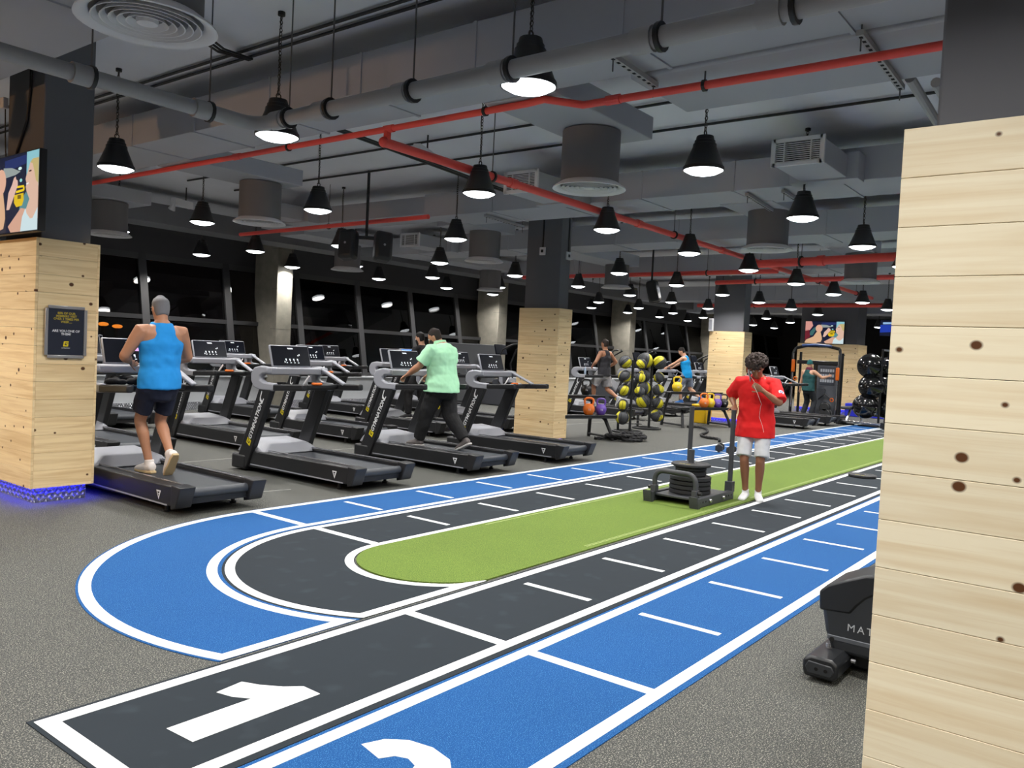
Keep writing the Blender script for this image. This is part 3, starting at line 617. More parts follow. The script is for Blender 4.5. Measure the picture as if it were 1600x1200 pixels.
def make_treadmill():
    t = thing('treadmill', '', 'treadmill')
    W = .42
    for s in (-1, 1):
        xo = s*W; xi = s*.295
        # side rail with its cover
        MB().prism([(.02, .085), (1.78, .055), (1.98, .055), (1.98, .235), (1.6, .25), (.0, .262)], (xo, 0, 0), (0, 1, 0), (0, 0, 1), (-s, 0, 0), .12).obj('side_rail', BLACKP, t, bev=.012)
        MB().b2((s*.30, .05, .262), (s*.325, 1.55, .270)).obj('rail_strip', STEEL, t)
        MB().b2((s*(W+.003), .12, .085), (s*(W-.01), 1.75, .098)).obj('lower_trim', SILV, t)
        MB().prism([(-.10, .265), (.05, .275), (.05, .06), (-.03, .08)], (s*(W+.012), 0, 0), (0, 1, 0), (0, 0, 1), (-s, 0, 0), .15).obj('end_cap', BLACKP, t, bev=.01)
        # upright
        up_ = MB().prism([(1.80, .05), (2.03, .05), (1.61, .99), (1.385, .99)], (s*(W+.022), 0, 0), (0, 1, 0), (0, 0, 1), (-s, 0, 0), .075).obj('upright', BLACKP, t, bev=.012)
        if s < 0:
            d = Vector((0, -.41, .91)); pz = Vector((0, .91, .41)); n = Vector((-1, 0, 0)); x = -W-.0235
            text_obj('lettering', 'GYMNATION', .082, TXT, up_, Vector((x, 1.652, .615)), d, pz, bold=.0022, shear=.15)
            gmark(up_, Vector((x, 1.768, .355)), d, pz, .078, YEL)
            MB().prism([(-.06, 0), (-.055, .03), (-.02, .045), (.06, .05), (.06, .038), (-.01, .03), (-.03, .012), (-.035, -.012), (.0, -.02), (.0, -.032), (-.05, -.028)], Vector((x, 1.533, .885)), d, pz, n, .0012).obj('emblem', TXT, up_, smooth=None)
        # C shaped shroud side and arm
        MB().prism([(1.34, .972), (1.60, .965), (1.715, .995), (1.775, 1.07), (1.775, 1.155), (1.72, 1.228), (1.60, 1.25), (1.47, 1.24), (1.46, 1.165), (1.555, 1.158), (1.60, 1.128), (1.595, 1.09), (1.53, 1.066), (1.34, 1.06)], (s*(W+.025), 0, 0), (0, 1, 0), (0, 0, 1), (-s, 0, 0), .075).obj('shroud_side', SILV, t, bev=.02)
        MB().bar((s*(W-.012), 1.36, 1.012), (s*(W-.012), .82, 1.045), .07, .075).obj('handrail', BLACKP, t, bev=.018)
        if s > 0: MB().bar((W-.03, 1.50, 1.215), (W-.03, 1.10, 1.06), .06, .035).obj('grip_bar', SILV, t, bev=.012)
    MB().b2((-.30, .02, .185), (.30, 1.62, .215)).cyl((-.30, .015, .19), (.30, .015, .19), .042, 16).obj('running_belt', BELT, t)
    MB().b2((-.29, .0, .10), (.29, 1.95, .16)).obj('deck_frame', DARKM, t)
    # motor hood
    V = [(-.40, 1.52, .22), (.40, 1.52, .22), (.40, 2.05, .22), (-.40, 2.05, .22), (-.26, 1.60, .335), (.26, 1.60, .335), (.24, 1.98, .37), (-.24, 1.98, .37), (-.39, 1.66, .285), (.39, 1.66, .285), (.39, 1.98, .31), (-.39, 1.98, .31)]
    hb = MB().add(V, [(0, 1, 5, 4), (4, 5, 6, 7), (0, 4, 8), (1, 9, 5), (8, 4, 7, 11), (9, 10, 6, 5), (0, 8, 11, 3), (1, 2, 10, 9), (11, 7, 6, 10), (3, 11, 10, 2), (0, 3, 2, 1)]); hb.obj('motor_hood', SILV, t, bev=.012)
    MB().b2((-.45, 1.82, .02), (.45, 2.1, .19)).obj('front_base', BLACKP, t, bev=.025)
    for s in (-1, 1):
        MB().cyl((s*.33, .28, 0), (s*.33, .28, .09), .018, 8).cyl((s*.33, .28, 0), (s*.33, .28, .02), .03, 10).obj('levelling_foot', DARKM, t)
        MB().cyl((s*.36, 1.97, .0), (s*.36, 1.97, .03), .04, 10).obj('base_foot', DARKM, t)
    badge('badge', t, (-W-.0015, .26, .165), (0, -1, 0), (0, 0, 1), .075, TXT)
    # console
    MB().prism([(1.50, 1.15), (1.60, 1.15), (1.70, 1.17), (1.70, 1.2), (1.62, 1.238), (1.50, 1.232)], (-.37, 0, 0), (0, 1, 0), (0, 0, 1), (1, 0, 0), .74).obj('shroud_bar', SILV, t, bev=.015)
    MB().b2((-.37, 1.24, .985), (.37, 1.66, 1.03)).obj('tray', BLACKP, t, bev=.012)
    for s in (-1, 1): MB().lathe([(.055, 0), (.06, .035), (.05, .035), (.045, .005)], (s*.22, 1.48, 1.03), 16).obj('cup_holder', DARKM, t)
    MB().bar((-.36, 1.22, 1.03), (.36, 1.22, 1.03), .05, .05).obj('cross_bar', BLACKP, t, bev=.015)
    MB().box((.06, 1.20, 1.062), (.13, .05, .03)).obj('safety_key', ORG, t, bev=.012)
    MB().bar((-.05, 1.32, 1.03), (.0, 1.27, 1.15), .03, .02).obj('adjust_lever', VENTM, t, bev=.008)
    C = Vector((0, 1.645, 1.365)); R = Matrix.Rotation(-.32, 3, 'X'); 
    scr = MB().box(C, (.56, .035, .27), R).obj('screen_case', SILV, t, bev=.015)
    f = MB().box(C+R @ Vector((0, -.0185, 0)), (.535, .006, .245), R).obj('screen_glass', SCRB, scr, bev=.002)
    b = MB(); n0 = -.0222
    def mk(x, z, w_, h_): b.add([C+R @ Vector((x+a*w_/2, n0, z+c_*h_/2)) for a, c_ in ((-1, -1), (1, -1), (1, 1), (-1, 1))], [(0, 1, 2, 3)])
    for k in range(4): mk(-.08+k*.055, -.045, .018, .02); mk(-.075+k*.055, -.062, .010, .012); mk(-.07+k*.055, -.085, .02, .008)
    mk(.10, .005, .015, .012); mk(.12, .015, .012, .02); mk(-.10, -.075, .012, .02)
    b.add([C+R @ Vector((x, n0, z)) for x, z in ((-.045, .098), (.035, .098), (.045, .082), (-.03, .082))], [(3, 2, 1, 0)])
    b.obj('display_marks', SCRW, scr, smooth=None)
    return t
tread = make_treadmill(); tidx = tree_index(tread)
spots = [(4.17, 6.45, 'front row treadmill at far left, used by the man in a blue tank top'), (6.12, 6.45, 'front row treadmill with an empty belt, in the middle of the left half'), (8.03, 6.45, 'front row treadmill used by the man in the green polo shirt'), (9.92, 6.45, 'front row treadmill beside the middle wooden pillar, empty'),
    (5.10, 9.6, 'second row treadmill half hidden behind the left pillar'), (7.02, 9.6, 'second row treadmill, empty, just right of the man in the blue tank top'), (8.92, 9.6, 'second row treadmill, empty, behind the empty front one'), (10.82, 9.6, 'second row treadmill behind the man in the green polo, in use'), (12.75, 9.6, 'second row treadmill in front of the second concrete column'),
    (6.75, 12.95, 'back row treadmill behind the left wooden pillar'), (9.62, 12.95, 'back row treadmill with a pale lit console left of the first concrete column'), (12.1, 12.95, 'back row treadmill by the windows right of the first concrete column'), (14.6, 12.95, 'back row treadmill showing a blue picture on its screen'),
    (18.25, 10.05, 'far treadmill right of the middle pillar, with the man in the black tank top'), (20.6, 10.05, 'far treadmill behind the first medicine ball rack'), (22.9, 10.05, 'far treadmill with the man in the bright blue top and grey shorts'), (25.2, 10.05, 'far empty treadmill left of the third wooden pillar'),
    (20.6, 6.5, 'treadmill just behind the man in the red shirt, its rear end showing'), (22.4, 6.5, 'treadmill behind the red shirt man, farther of the two rear ends showing')]
for i, (x, y, lab) in enumerate(spots):
    o = tread if i == 0 else dup(tread, tidx, (0, 0, 0)); o.location = (x, y, 0); o['label'] = lab; o['group'] = 'treadmills in rows'
# the one with a picture on its screen
pic = mat('screen_blue', (60, 110, 190), .4, emit=(90, 140, 215), es=1.2)
t14 = [o for o in COL.objects if o.get('label', '').startswith('back row treadmill showing')][0]
C = Vector((0, 1.645, 1.365)); R = Matrix.Rotation(-.32, 3, 'X')
q = MB().add([C+R @ Vector((a, -.023, c_)) for a, c_ in ((-.25, -.11), (.25, -.11), (.25, .11), (-.25, .11))], [(0, 1, 2, 3)]).obj('lit_picture', pic, t14, smooth=None); q['label'] = 'lit blue picture'
t1 = [o for o in COL.objects if o.get('label', '').startswith('front row treadmill at far left')][0]
q = MB().add([C+R @ Vector((a, -.0225, c_)) for a, c_ in ((-.02, .0), (.10, .0), (.10, .035), (-.02, .035))], [(0, 1, 2, 3)]).obj('lit_strip', mat('pink_strip', (190, 150, 200), .4, emit=(200, 150, 215), es=.8), t1, smooth=None); q['label'] = 'pinkish lit strip on the display'
# jacket lying in the first treadmill's tray
b = MB(); r = random.Random(4)
for k in range(14):
    p = [(-.30+.03*k+r.uniform(-.03, .03), 1.46+r.uniform(-.08, .08), 1.06+r.uniform(0, .05)) for _ in range(1)][0]
    b.sphere(p, .05, 8, 6, (1.1, .8, .7))
b2 = b.obj('folded_jacket', mat('black_cloth', (22, 22, 24), .9), None, smooth=60); b2.location = (4.17, 6.45, 0)
rm = b2.modifiers.new('r', 'REMESH'); rm.mode = 'VOXEL'; rm.voxel_size = .014; b2.modifiers.new('s', 'SMOOTH').iterations = 3
tag(b2, 'crumpled black jacket stuffed in the console tray of the leftmost treadmill', 'jacket')
# bottle on a far treadmill
t = thing('water_bottle', 'clear water bottle standing on a far treadmill console right of the middle pillar', 'bottle', (18.02, 11.53, 1.035)); MB().lathe([(.03, 0), (.032, .12), (.03, .15), (.014, .19), (.014, .2)], n=14).obj('bottle_body', mat('clear_plastic', (170, 190, 215), .15, spec=.8), t); MB().cyl((0, 0, .2), (0, 0, .22), .016, 12).obj('cap', mat('cap_white', (220, 225, 235), .4), t)

# ================================================================ weight sled
t = thing('weight_sled', 'dark steel push sled with two tall posts, loaded with plates, on the turf', 'sled', (8.4, 3.9, .0102))
SLD = mat('sled_paint', (62, 64, 68), .5, var=.12, vscale=14)
for s in (-1, 1):
    MB().b2((-.46, s*.27-.03, .0), (.46, s*.27+.03, .10)).obj('runner', SLD, t, bev=.008)
    b = MB()
    for x in (-.42, -.35, -.28, .25, .32, .39): b.cyl((x, s*.301, .055), (x, s*.299+.0*s, .055), .012, 8)
    b.obj('adjust_holes', GRID, t)
    for x in (-.18, .16): MB().lathe([(1e-4, .022), (.018, .02), (.022, .008), (.022, 0)], (x, s*.30, .055), 12, Matrix.Rotation(-s*PI/2, 3, 'X')).obj('bolt', STEEL, t)
    MB().prism([(0, -.03), (.05, -.03), (.05, .11), (0, .11), (-.035, .13), (-.035, .11)], (-.5, s*.27-.05, 0), (1, 0, 0), (0, 0, 1), (0, 1, 0), .10).obj('skid_end', SLD, t, bev=.006)
    MB().b2((.40, s*.255-.045, .08), (.48, s*.255+.045, .20)).obj('post_socket', SLD, t, bev=.006)
    MB().cyl((.44, s*.255, .10), (.44, s*.255, 1.0), .027, 16).cyl((.44, s*.255, 1.0), (.44, s*.255, 1.006), .028, 16).obj('push_post', SLD, t)
    MB().cyl((.49, s*.255, .15), (.54, s*.255, .15), .02, 10).obj('lock_pin', DARKM, t)
    MB().box((-.42, s*.24, .14), (.08, .06, .08)).obj('bar_socket', SLD, t, bev=.006); MB().cyl((-.42, s*.24+.0, .15), (-.42, s*.24+s*.07, .15), .022, 10).obj('lock_pin', DARKM, t)
MB().b2((-.40, -.25, .06), (.42, .25, .085)).obj('base_plate', SLD, t, bev=.006)
pts = [(-.42, -.24, .10), (-.42, -.24, .24)]+[(-.42, -.24+.10*(1-math.cos(a)), .24+.10*math.sin(a)) for a in [PI/2*k/6 for k in range(1, 7)]]
pts += [(p[0], -p[1], p[2]) for p in pts[::-1]]
MB().tube(pts, .028, 14).obj('front_hoop', SLD, t, smooth=60)
MB().cyl((-.05, 0, .085), (-.05, 0, .56), .032, 16).obj('plate_peg', SLD, t)
PLT = mat('weight_rubber', (38, 39, 41), .6, var=.1, vscale=20)
def plate(name, lab, loc, r, th, stripe=True, tilt=0):
    t = thing(name, lab, 'weight plate', loc); t.rotation_euler = (tilt, 0, 0)
    MB().lathe([(.034, 0), (r-.02, 0), (r, .008), (r, th-.008), (r-.02, th), (r-.045, th), (r-.055, th-.006), (.07, th-.006), (.06, th), (.034, th)], n=36, close=True).obj('plate_body', PLT, t)
    MB().lathe([(.033, .001), (.045, .001), (.045, th+.001), (.033, th+.001)], n=24, close=True).obj('hub_ring', STEEL, t)
    if stripe:
        me = text_mesh('10 KG', .05); q = bpy.data.objects.new('lettering', me); COL.objects.link(q); me.materials.append(YEL); q.parent = t; q.location = (-r*.72, 0, th+.0006); q.rotation_euler = (0, 0, PI/2)
    return t
z = .0965; nm = ['lowest', 'second from the bottom', 'third from the bottom', 'fourth from the bottom']
for k in range(4): plate('weight_plate', 'big black rubber weight plate on the sled, %s of the stack' % nm[k], (8.35, 3.9, z), .225, .048, False)['group'] = 'plates on the sled'; z += .049
plate('weight_plate', 'smaller black weight plate on the sled between the big stack and the top plate', (8.35, 3.9, z), .17, .055, False)['group'] = 'plates on the sled'; z += .056
plate('weight_plate', 'smaller black weight plate on the sled just under the top plate', (8.35, 3.9, z), .17, .04, False)['group'] = 'plates on the sled'; z += .041
plate('weight_plate', 'topmost black weight plate on the sled with a yellow mark', (8.35, 3.9, z), .215, .036, True)['group'] = 'plates on the sled'
plate('weight_plate', 'single dark weight plate lying flat on the black lane near the right pillar', (12.35, 3.12, .0056), .19, .04, True)

# ================================================================ kettlebell racks, ball racks, ropes
def kettlebell(lab, loc, m_, s=1.0, rz=0, txt=None):
    t = thing('kettlebell', lab, 'kettlebell', loc, rz, 'kettlebells on the racks'); r = .105*s
    MB().lathe([(1e-4, 0), (.06*s, 0), (.075*s, .012*s), (r*.97, r*.72), (r, r*.98), (r*.93, r*1.35), (r*.62, r*1.8), (1e-4, r*1.95)], n=20).obj('bell', m_, t, smooth=60)
    h = [(-.062*s, 0, .165*s), (-.078*s, 0, .23*s), (-.07*s, 0, .275*s), (-.04*s, 0, .295*s), (0, 0, .298*s), (.04*s, 0, .295*s), (.07*s, 0, .275*s), (.078*s, 0, .23*s), (.062*s, 0, .165*s)]
    MB().tube(h, .0175*s, 10).obj('handle', m_, t, smooth=60)
    d = text_mesh('16', .05*s); q = bpy.data.objects.new('number_mark', d); COL.objects.link(q); d.materials.append(TXT if m_ is not ORG else m_); q.parent = t; q.rotation_euler = (PI/2-.1, 0, 0); q.location = (0, -r*1.02, r*.95)
    return t
KORG, KPUR, KYEL, KBLK = mat('kb_orange', (232, 120, 40), .45), mat('kb_purple', (110, 78, 176), .45), mat('kb_yellow', (232, 196, 36), .45), mat('kb_black', (28, 28, 30), .4)
RK = mat('rack_steel', (34, 35, 37), .45)
def rack(lab, x, y, rz=0, L=1.5):
    t = thing('kettlebell_rack', lab, 'rack', (x, y, 0), rz)
    for s in (-1, 1):
        MB().tube([(s*(L/2-.08), -.34, 0), (s*(L/2-.1), -.30, .15), (s*(L/2-.16), -.20, .38), (s*(L/2-.2), -.16, .42)], .035, 10).obj('front_leg', RK, t)
        MB().tube([(s*(L/2-.08), .38, 0), (s*(L/2-.1), .34, .3), (s*(L/2-.14), .22, .80)], .035, 10).obj('rear_leg', RK, t)
        MB().tube([(s*(L/2-.1), -.30, .06), (s*(L/2-.1), .35, .06)], .022, 8).obj('foot_brace', RK, t)
        MB().tube([(s*(L/2-.15), .28, .35), (s*(L/2-.42), -.05, .43)], .02, 8).obj('diagonal_brace', RK, t)
    for z, y0, y1, nm_ in ((.46, -.36, .0, 'lower_shelf'), (.80, .02, .34, 'upper_shelf')):
        sh = MB().b2((-L/2, y0, z-.025), (L/2, y1, z)).b2((-L/2, y0, z-.05), (L/2, y0+.02, z+.012)).obj(nm_, RK, t, bev=.006)
    return t
RA = -.0
rack('black two-tier kettlebell rack with an orange kettlebell, beside the middle pillar', 12.72, 8.25, -.35, 1.3)
for lx, ly, lz, lab, m_, s, in ((.10, -.19, .462, 'orange kettlebell on the lower shelf of the left rack', KORG, 1.05), (.40, -.17, .462, 'purple kettlebell on the lower shelf of the left rack, beside the orange one', KPUR, 1.0), (.30, .18, .802, 'black kettlebell on the upper shelf of the left rack', KBLK, 1.0), (-.35, .18, .802, 'yellow kettlebell half hidden by the middle pillar on the left rack', KYEL, .95)):
    c_, s_ = math.cos(-.35), math.sin(-.35); kettlebell(lab, (12.72+c_*lx-s_*ly, 8.25+s_*lx+c_*ly, lz), m_, s, -.9)
RB = -.35; cx, cy = 18.05, 8.35
rack('black two-tier kettlebell rack in front of the pillar behind the red shirt', cx, cy, RB, 1.7)
for lx, ly, lz, lab, m_, s in ((-.52, .18, .802, 'single yellow kettlebell on the upper shelf of the right rack', KYEL, 1.15), (.02, -.18, .462, 'orange kettlebell at the left end of the right rack lower shelf', KORG, 1.1), (.24, -.16, .462, 'yellow kettlebell on the lower shelf of the right rack', KYEL, 1.1), (.48, -.16, .462, 'purple kettlebell on the lower shelf of the right rack', KPUR, 1.05), (.70, -.16, .462, 'black kettlebell at the right end of the right rack lower shelf', KBLK, 1.05)):
    c_, s_ = math.cos(RB), math.sin(RB); kettlebell(lab, (cx+c_*lx-s_*ly, cy+s_*lx+c_*ly, lz), m_, s, -.9)
t = thing('yellow_bin', 'yellow waste bin with a flared rim under the right kettlebell rack', 'bin', (19.17, 8.72, 0)); yb = mat('bin_yellow', (236, 190, 20), .5)
MB().prism([(-.16, 0), (.16, 0), (.2, .42), (-.2, .42)], (0, -.16, 0), (1, 0, 0), (0, 0, 1), (0, 1, 0), .32).obj('bin_body', yb, t, bev=.02); MB().b2((-.24, -.2, .42), (.24, .2, .47)).obj('rim', yb, t, bev=.015)
BALLG = mat('ball_grey', (66, 68, 72), .6); BALLY = mat('ball_yellow', (206, 196, 30), .55)
def med_ball(lab, loc, r, rot):
    t = thing('medicine_ball', lab, 'ball', loc, 0, 'medicine balls on the racks'); t.rotation_euler = rot
    n, k = 20, 14; b = MB(); 
    b2 = MB()
    prof = [(max(1e-4, r*math.sin(PI*i/k)), -r*math.cos(PI*i/k)) for i in range(k+1)]
    b.lathe(prof, n=n)
    for fi, f in enumerate(b.f):
        c_ = sum((Vector(b.v[i]) for i in f), Vector())/len(f); a = math.atan2(c_.y, c_.x)
        if math.cos(2*a) > .25 and abs(c_.z) < r*(.62+.3*math.cos(2*a)): b.mi[fi] = 1
    b.obj('ball_body', [BALLG, BALLY], t, smooth=80)
    g = MB()
    for a in (0, PI/3, 2*PI/3):
        g.tube([((r+.001)*math.sin(PI*q/16)*math.cos(a), (r+.001)*math.sin(PI*q/16)*math.sin(a), (r+.001)*math.cos(PI*q/16)) for q in range(33)], .0035, 5, False)
    g.obj('seam', GRID, t)
    return t
def ball_rack(lab, x, y, rz, names, levels, rr):
    t = thing('ball_rack', lab, 'rack', (x, y, 0), rz)
    MB().cyl((0, 0, .02), (0, 0, 1.5), .028, 12).obj('post', RK, t); MB().cyl((-.22, .12, .02), (-.22, .12, .30), .028, 10).obj('short_post', RK, t)
    MB().lathe([(.30+.022*math.cos(a), .022+.022*math.sin(a)) for a in [2*PI*k/8 for k in range(8)]], (-.05, 0, 0), 28, close=True).obj('base_ring', RK, t)
    MB().bar((-.33, 0, .022), (.25, 0, .022), .05, .03).obj('base_bar', RK, t)
    for j, z in enumerate(levels):
        for s in (-1, 1):
            MB().lathe([(.085+.008*math.cos(a), .008*math.sin(a)) for a in [2*PI*k/6 for k in range(6)]], (s*.17, 0, z), 18, close=True).bar((s*.02, 0, z), (s*.09, 0, z), .02, .012).obj('cup_ring', RK, t)
    for (s, j, rb, lab2, rot) in names:
        z = levels[j]+math.sqrt(max(0, rb*rb-.085**2))
        med_ball(lab2, (x+s*.17*math.cos(rz), y+s*.17*math.sin(rz), z+.006), rb, rot)
    return t
LV = (.18, .47, .76, 1.05, 1.34)
nm = ['lowest', 'second from the bottom', 'middle', 'second from the top', 'topmost']
r = random.Random(11)
A = [(-1, j, (.145, .12, .13, .13, .135)[j], 'grey yellow medicine ball, %s on the left of the nearer rack' % nm[j], (r.uniform(-.8, .8), r.uniform(-.8, .8), r.uniform(0, 6))) for j in range(5)]
A += [(1, j, .115, 'medicine ball, %s on the right of the nearer rack' % nm[j], (r.uniform(-.8, .8), r.uniform(-.8, .8), r.uniform(0, 6))) for j in (2, 3, 4)]
ball_rack('black medicine ball rack with five tiers, nearer of the two', 14.95, 8.4, -.75, A, LV, 0)
B = [(-1, j, (.12, .16, .155, .14, .175)[j], 'grey yellow medicine ball, %s on the left of the farther rack' % nm[j], (r.uniform(-.8, .8), r.uniform(-.8, .8), r.uniform(0, 6))) for j in (1, 2, 3, 4)]
B += [(1, j, (.14, .13, .13, .12, .15)[j], 'yellow grey medicine ball, %s on the right of the farther rack' % nm[j], (r.uniform(-.8, .8), r.uniform(-.8, .8), r.uniform(0, 6))) for j in (0, 1, 2, 3, 4)]
ball_rack('black medicine ball rack with five tiers, farther of the two', 16.15, 8.6, -.75, B, LV, 0)
ROPE = mat('rope_black', (30, 30, 32), .85)
def rope(name, lab, pts, r, base=None):
    # twisted three strand rope along a smooth path
    pts = [Vector(p) for p in pts]; P = []
    for i in range(len(pts)-1):
        p0, p1, p2, p3 = pts[max(i-1, 0)], pts[i], pts[i+1], pts[min(i+2, len(pts)-1)]
        for q in range(8):
            s = q/8; P.append(.5*((2*p1)+(p2-p0)*s+(2*p0-5*p1+4*p2-p3)*s*s+(3*p1-p0-3*p2+p3)*s**3))
    P.append(pts[-1]); t = thing(name, lab, 'rope'); b = None
    for st in range(3):
        L = []; d = 0
        for i, p in enumerate(P):
            if i: d += (P[i]-P[i-1]).length
            tn = (P[min(i+1, len(P)-1)]-P[max(i-1, 0)]).normalized(); u = Vector((0, 0, 1)); v = tn.cross(u).normalized(); a = d*22+st*2*PI/3
            L.append(p+(u*math.cos(a)+v*math.sin(a))*r*.5)
        MB().tube(L, r*.56, 6).obj('rope_strand', ROPE, t, smooth=60)
rr = random.Random(5); pts = [(12.95, 8.0, .03), (13.0, 7.85, .04)]
for k in range(34):
    a = k*.93; q = .30+.14*math.sin(k*1.7); pts.append((13.45+1.15*q*math.cos(a), 7.62+.8*q*math.sin(a), .035+.075*(k/34)+.02*math.sin(k*2.3)))
rope('battle_rope', 'thick black battle rope heaped in a coil beside the left kettlebell rack', pts, .03)
rope('battle_rope', 'black battle rope trailing from the right kettlebell rack toward the blue lane', [(17.35, 8.25, .03), (17.3, 7.9, .05), (17.0, 7.6, .03), (16.4, 7.35, .03), (15.8, 7.2, .03), (15.4, 6.9, .03), (15.3, 6.6, .03), (14.9, 6.4, .03)], .028)
for i, (x, y, rz, lab) in enumerate(((13.35, 5.72, .3, 'dark dumbbell on the blue lane just left of the red shirt man, farther one'), (13.2, 5.45, .25, 'dark dumbbell on the lane left of the red shirt man, nearer one'))):
    t = thing('dumbbell', lab, 'dumbbell', (x, y, .0056), rz, 'dumbbells on the lane'); 
    for s in (-1, 1): MB().cyl((s*.09, 0, .075), (s*.17, 0, .075), .075, 6, .07).obj('weight_head', PLT, t, bev=.008)
    MB().cyl((-.1, 0, .075), (.1, 0, .075), .016, 10).obj('grip', STEEL, t)
# ================================================================ people
def chain(b, secs, side, n=16, d0=.6, d1=.6):
    """tube through (centre, half width along side, half depth) sections with domed ends"""
    side = Vector(side).normalized(); S = [(Vector(c), a, w_) for c, a, w_ in secs]; k = len(S); R = []
    for i, (c, a, w_) in enumerate(S):
        t = (S[min(i+1, k-1)][0]-S[max(i-1, 0)][0]).normalized(); u = side-t*side.dot(t)
        if u.length < 1e-3: u = Vector((0, 1, 0))-t*t.y
        u.normalize(); R.append((c, t, u, t.cross(u), a, w_))
    rings = []
    def cap(r, sg, dd):
        c, t, u, w_, a, q = r; h = min(a, q)*dd
        return [(c+sg*t*h*math.sin(e), u, w_, a*math.cos(e), q*math.cos(e)) for e in (1.35, .9, .45)]
    if d0: rings += cap(R[0], -1, d0)
    rings += [(c, u, w_, a, q) for c, t, u, w_, a, q in R]
    if d1: rings += cap(R[-1], 1, d1)[::-1]
    V = []; F = []
    for c, u, w_, a, q in rings: V += [c+u*a*math.cos(2*PI*j/n)+w_*q*math.sin(2*PI*j/n) for j in range(n)]
    for i in range(len(rings)-1):
        for j in range(n): A = i*n+j; B = i*n+(j+1) % n; F.append((A, B, B+n, A+n))
    F.append(tuple(range(n))[::-1]); F.append(tuple((len(rings)-1)*n+j for j in range(n)))
    b.add(V, F); return b
def ik(a, c, l1, l2, pole):
    a, c = Vector(a), Vector(c); d = c-a; L = min(d.length, (l1+l2)*.999); d.normalize(); c = a+d*L
    x = (l1*l1-l2*l2+L*L)/(2*L); h = math.sqrt(max(0, l1*l1-x*x)); p = Vector(pole); p = (p-d*p.dot(d)).normalized()
    return a+d*x+p*h, c
WRK = bpy.data.textures.new('wrinkles', 'CLOUDS'); WRK.noise_scale = .09; WRK.noise_depth = 1
CLOTHES = ('t_shirt', 'polo_shirt', 'tank_top', 'shorts', 'trousers')
def remeshed(b, name, m_, parent, vox, it=4):
    o = b.obj(name, m_, parent, smooth=None); r = o.modifiers.new('remesh', 'REMESH'); r.mode = 'VOXEL'; r.voxel_size = vox; r.use_smooth_shade = True
    if name in CLOTHES:
        d = o.modifiers.new('wrinkle', 'DISPLACE'); d.texture = WRK; d.texture_coords = 'LOCAL'; d.strength = .02; d.mid_level = .5; it = min(it, 5)
    s = o.modifiers.new('smooth', 'SMOOTH'); s.factor = .5; s.iterations = it; return o
def hand(b, wr, hd, pn, ts, curl, s=1):
    wr = Vector(wr); hd = Vector(hd).normalized(); pn = Vector(pn); pn = (pn-hd*pn.dot(hd)).normalized(); lat = hd.cross(pn)*ts
    chain(b, [(wr-hd*.02, .027*s, .02*s), (wr+hd*.02, .031*s, .018*s), (wr+hd*.06*s, .042*s, .016*s), (wr+hd*.09*s, .041*s, .014*s)], lat, 12)
    for k, (o, L, r) in enumerate(((.030, .070, .0088), (.010, .079, .0092), (-.010, .073, .009), (-.030, .057, .008))):
        p = wr+hd*(.088*s)+lat*o*s; d = hd; P = [(wr+hd*.05*s+lat*o*s, r*s, r*s), (p, r*s*1.05, r*s*1.05)]
        for q, (f, a) in enumerate(((.45, curl*.7), (.32, curl*1.1), (.23, curl*.8))):
            Rm = Matrix.Rotation(a, 3, hd.cross(pn)); d = Rm @ d; p = p+d*L*f*s; P.append((p, r*s*(.95-.1*q), r*s*(.92-.12*q)))
        chain(b, P, lat, 8)
    d = (hd*.62+lat*.75+pn*.25).normalized(); p = wr+hd*.02*s+lat*.022*s; P = [(p, .011*s, .011*s)]
    for f, a in ((.036, 0), (.03, -.35), (.024, -.3)):
        d = (d+hd*(-a)*.9+pn*(-a)*.6).normalized(); p = p+d*f*s; P.append((p, .0105*s, .0098*s))
    chain(b, P, hd, 8)
SKINC = {'tan': (186, 134, 104), 'brown': (150, 102, 76), 'light': (204, 156, 128), 'olive': (170, 120, 92)}
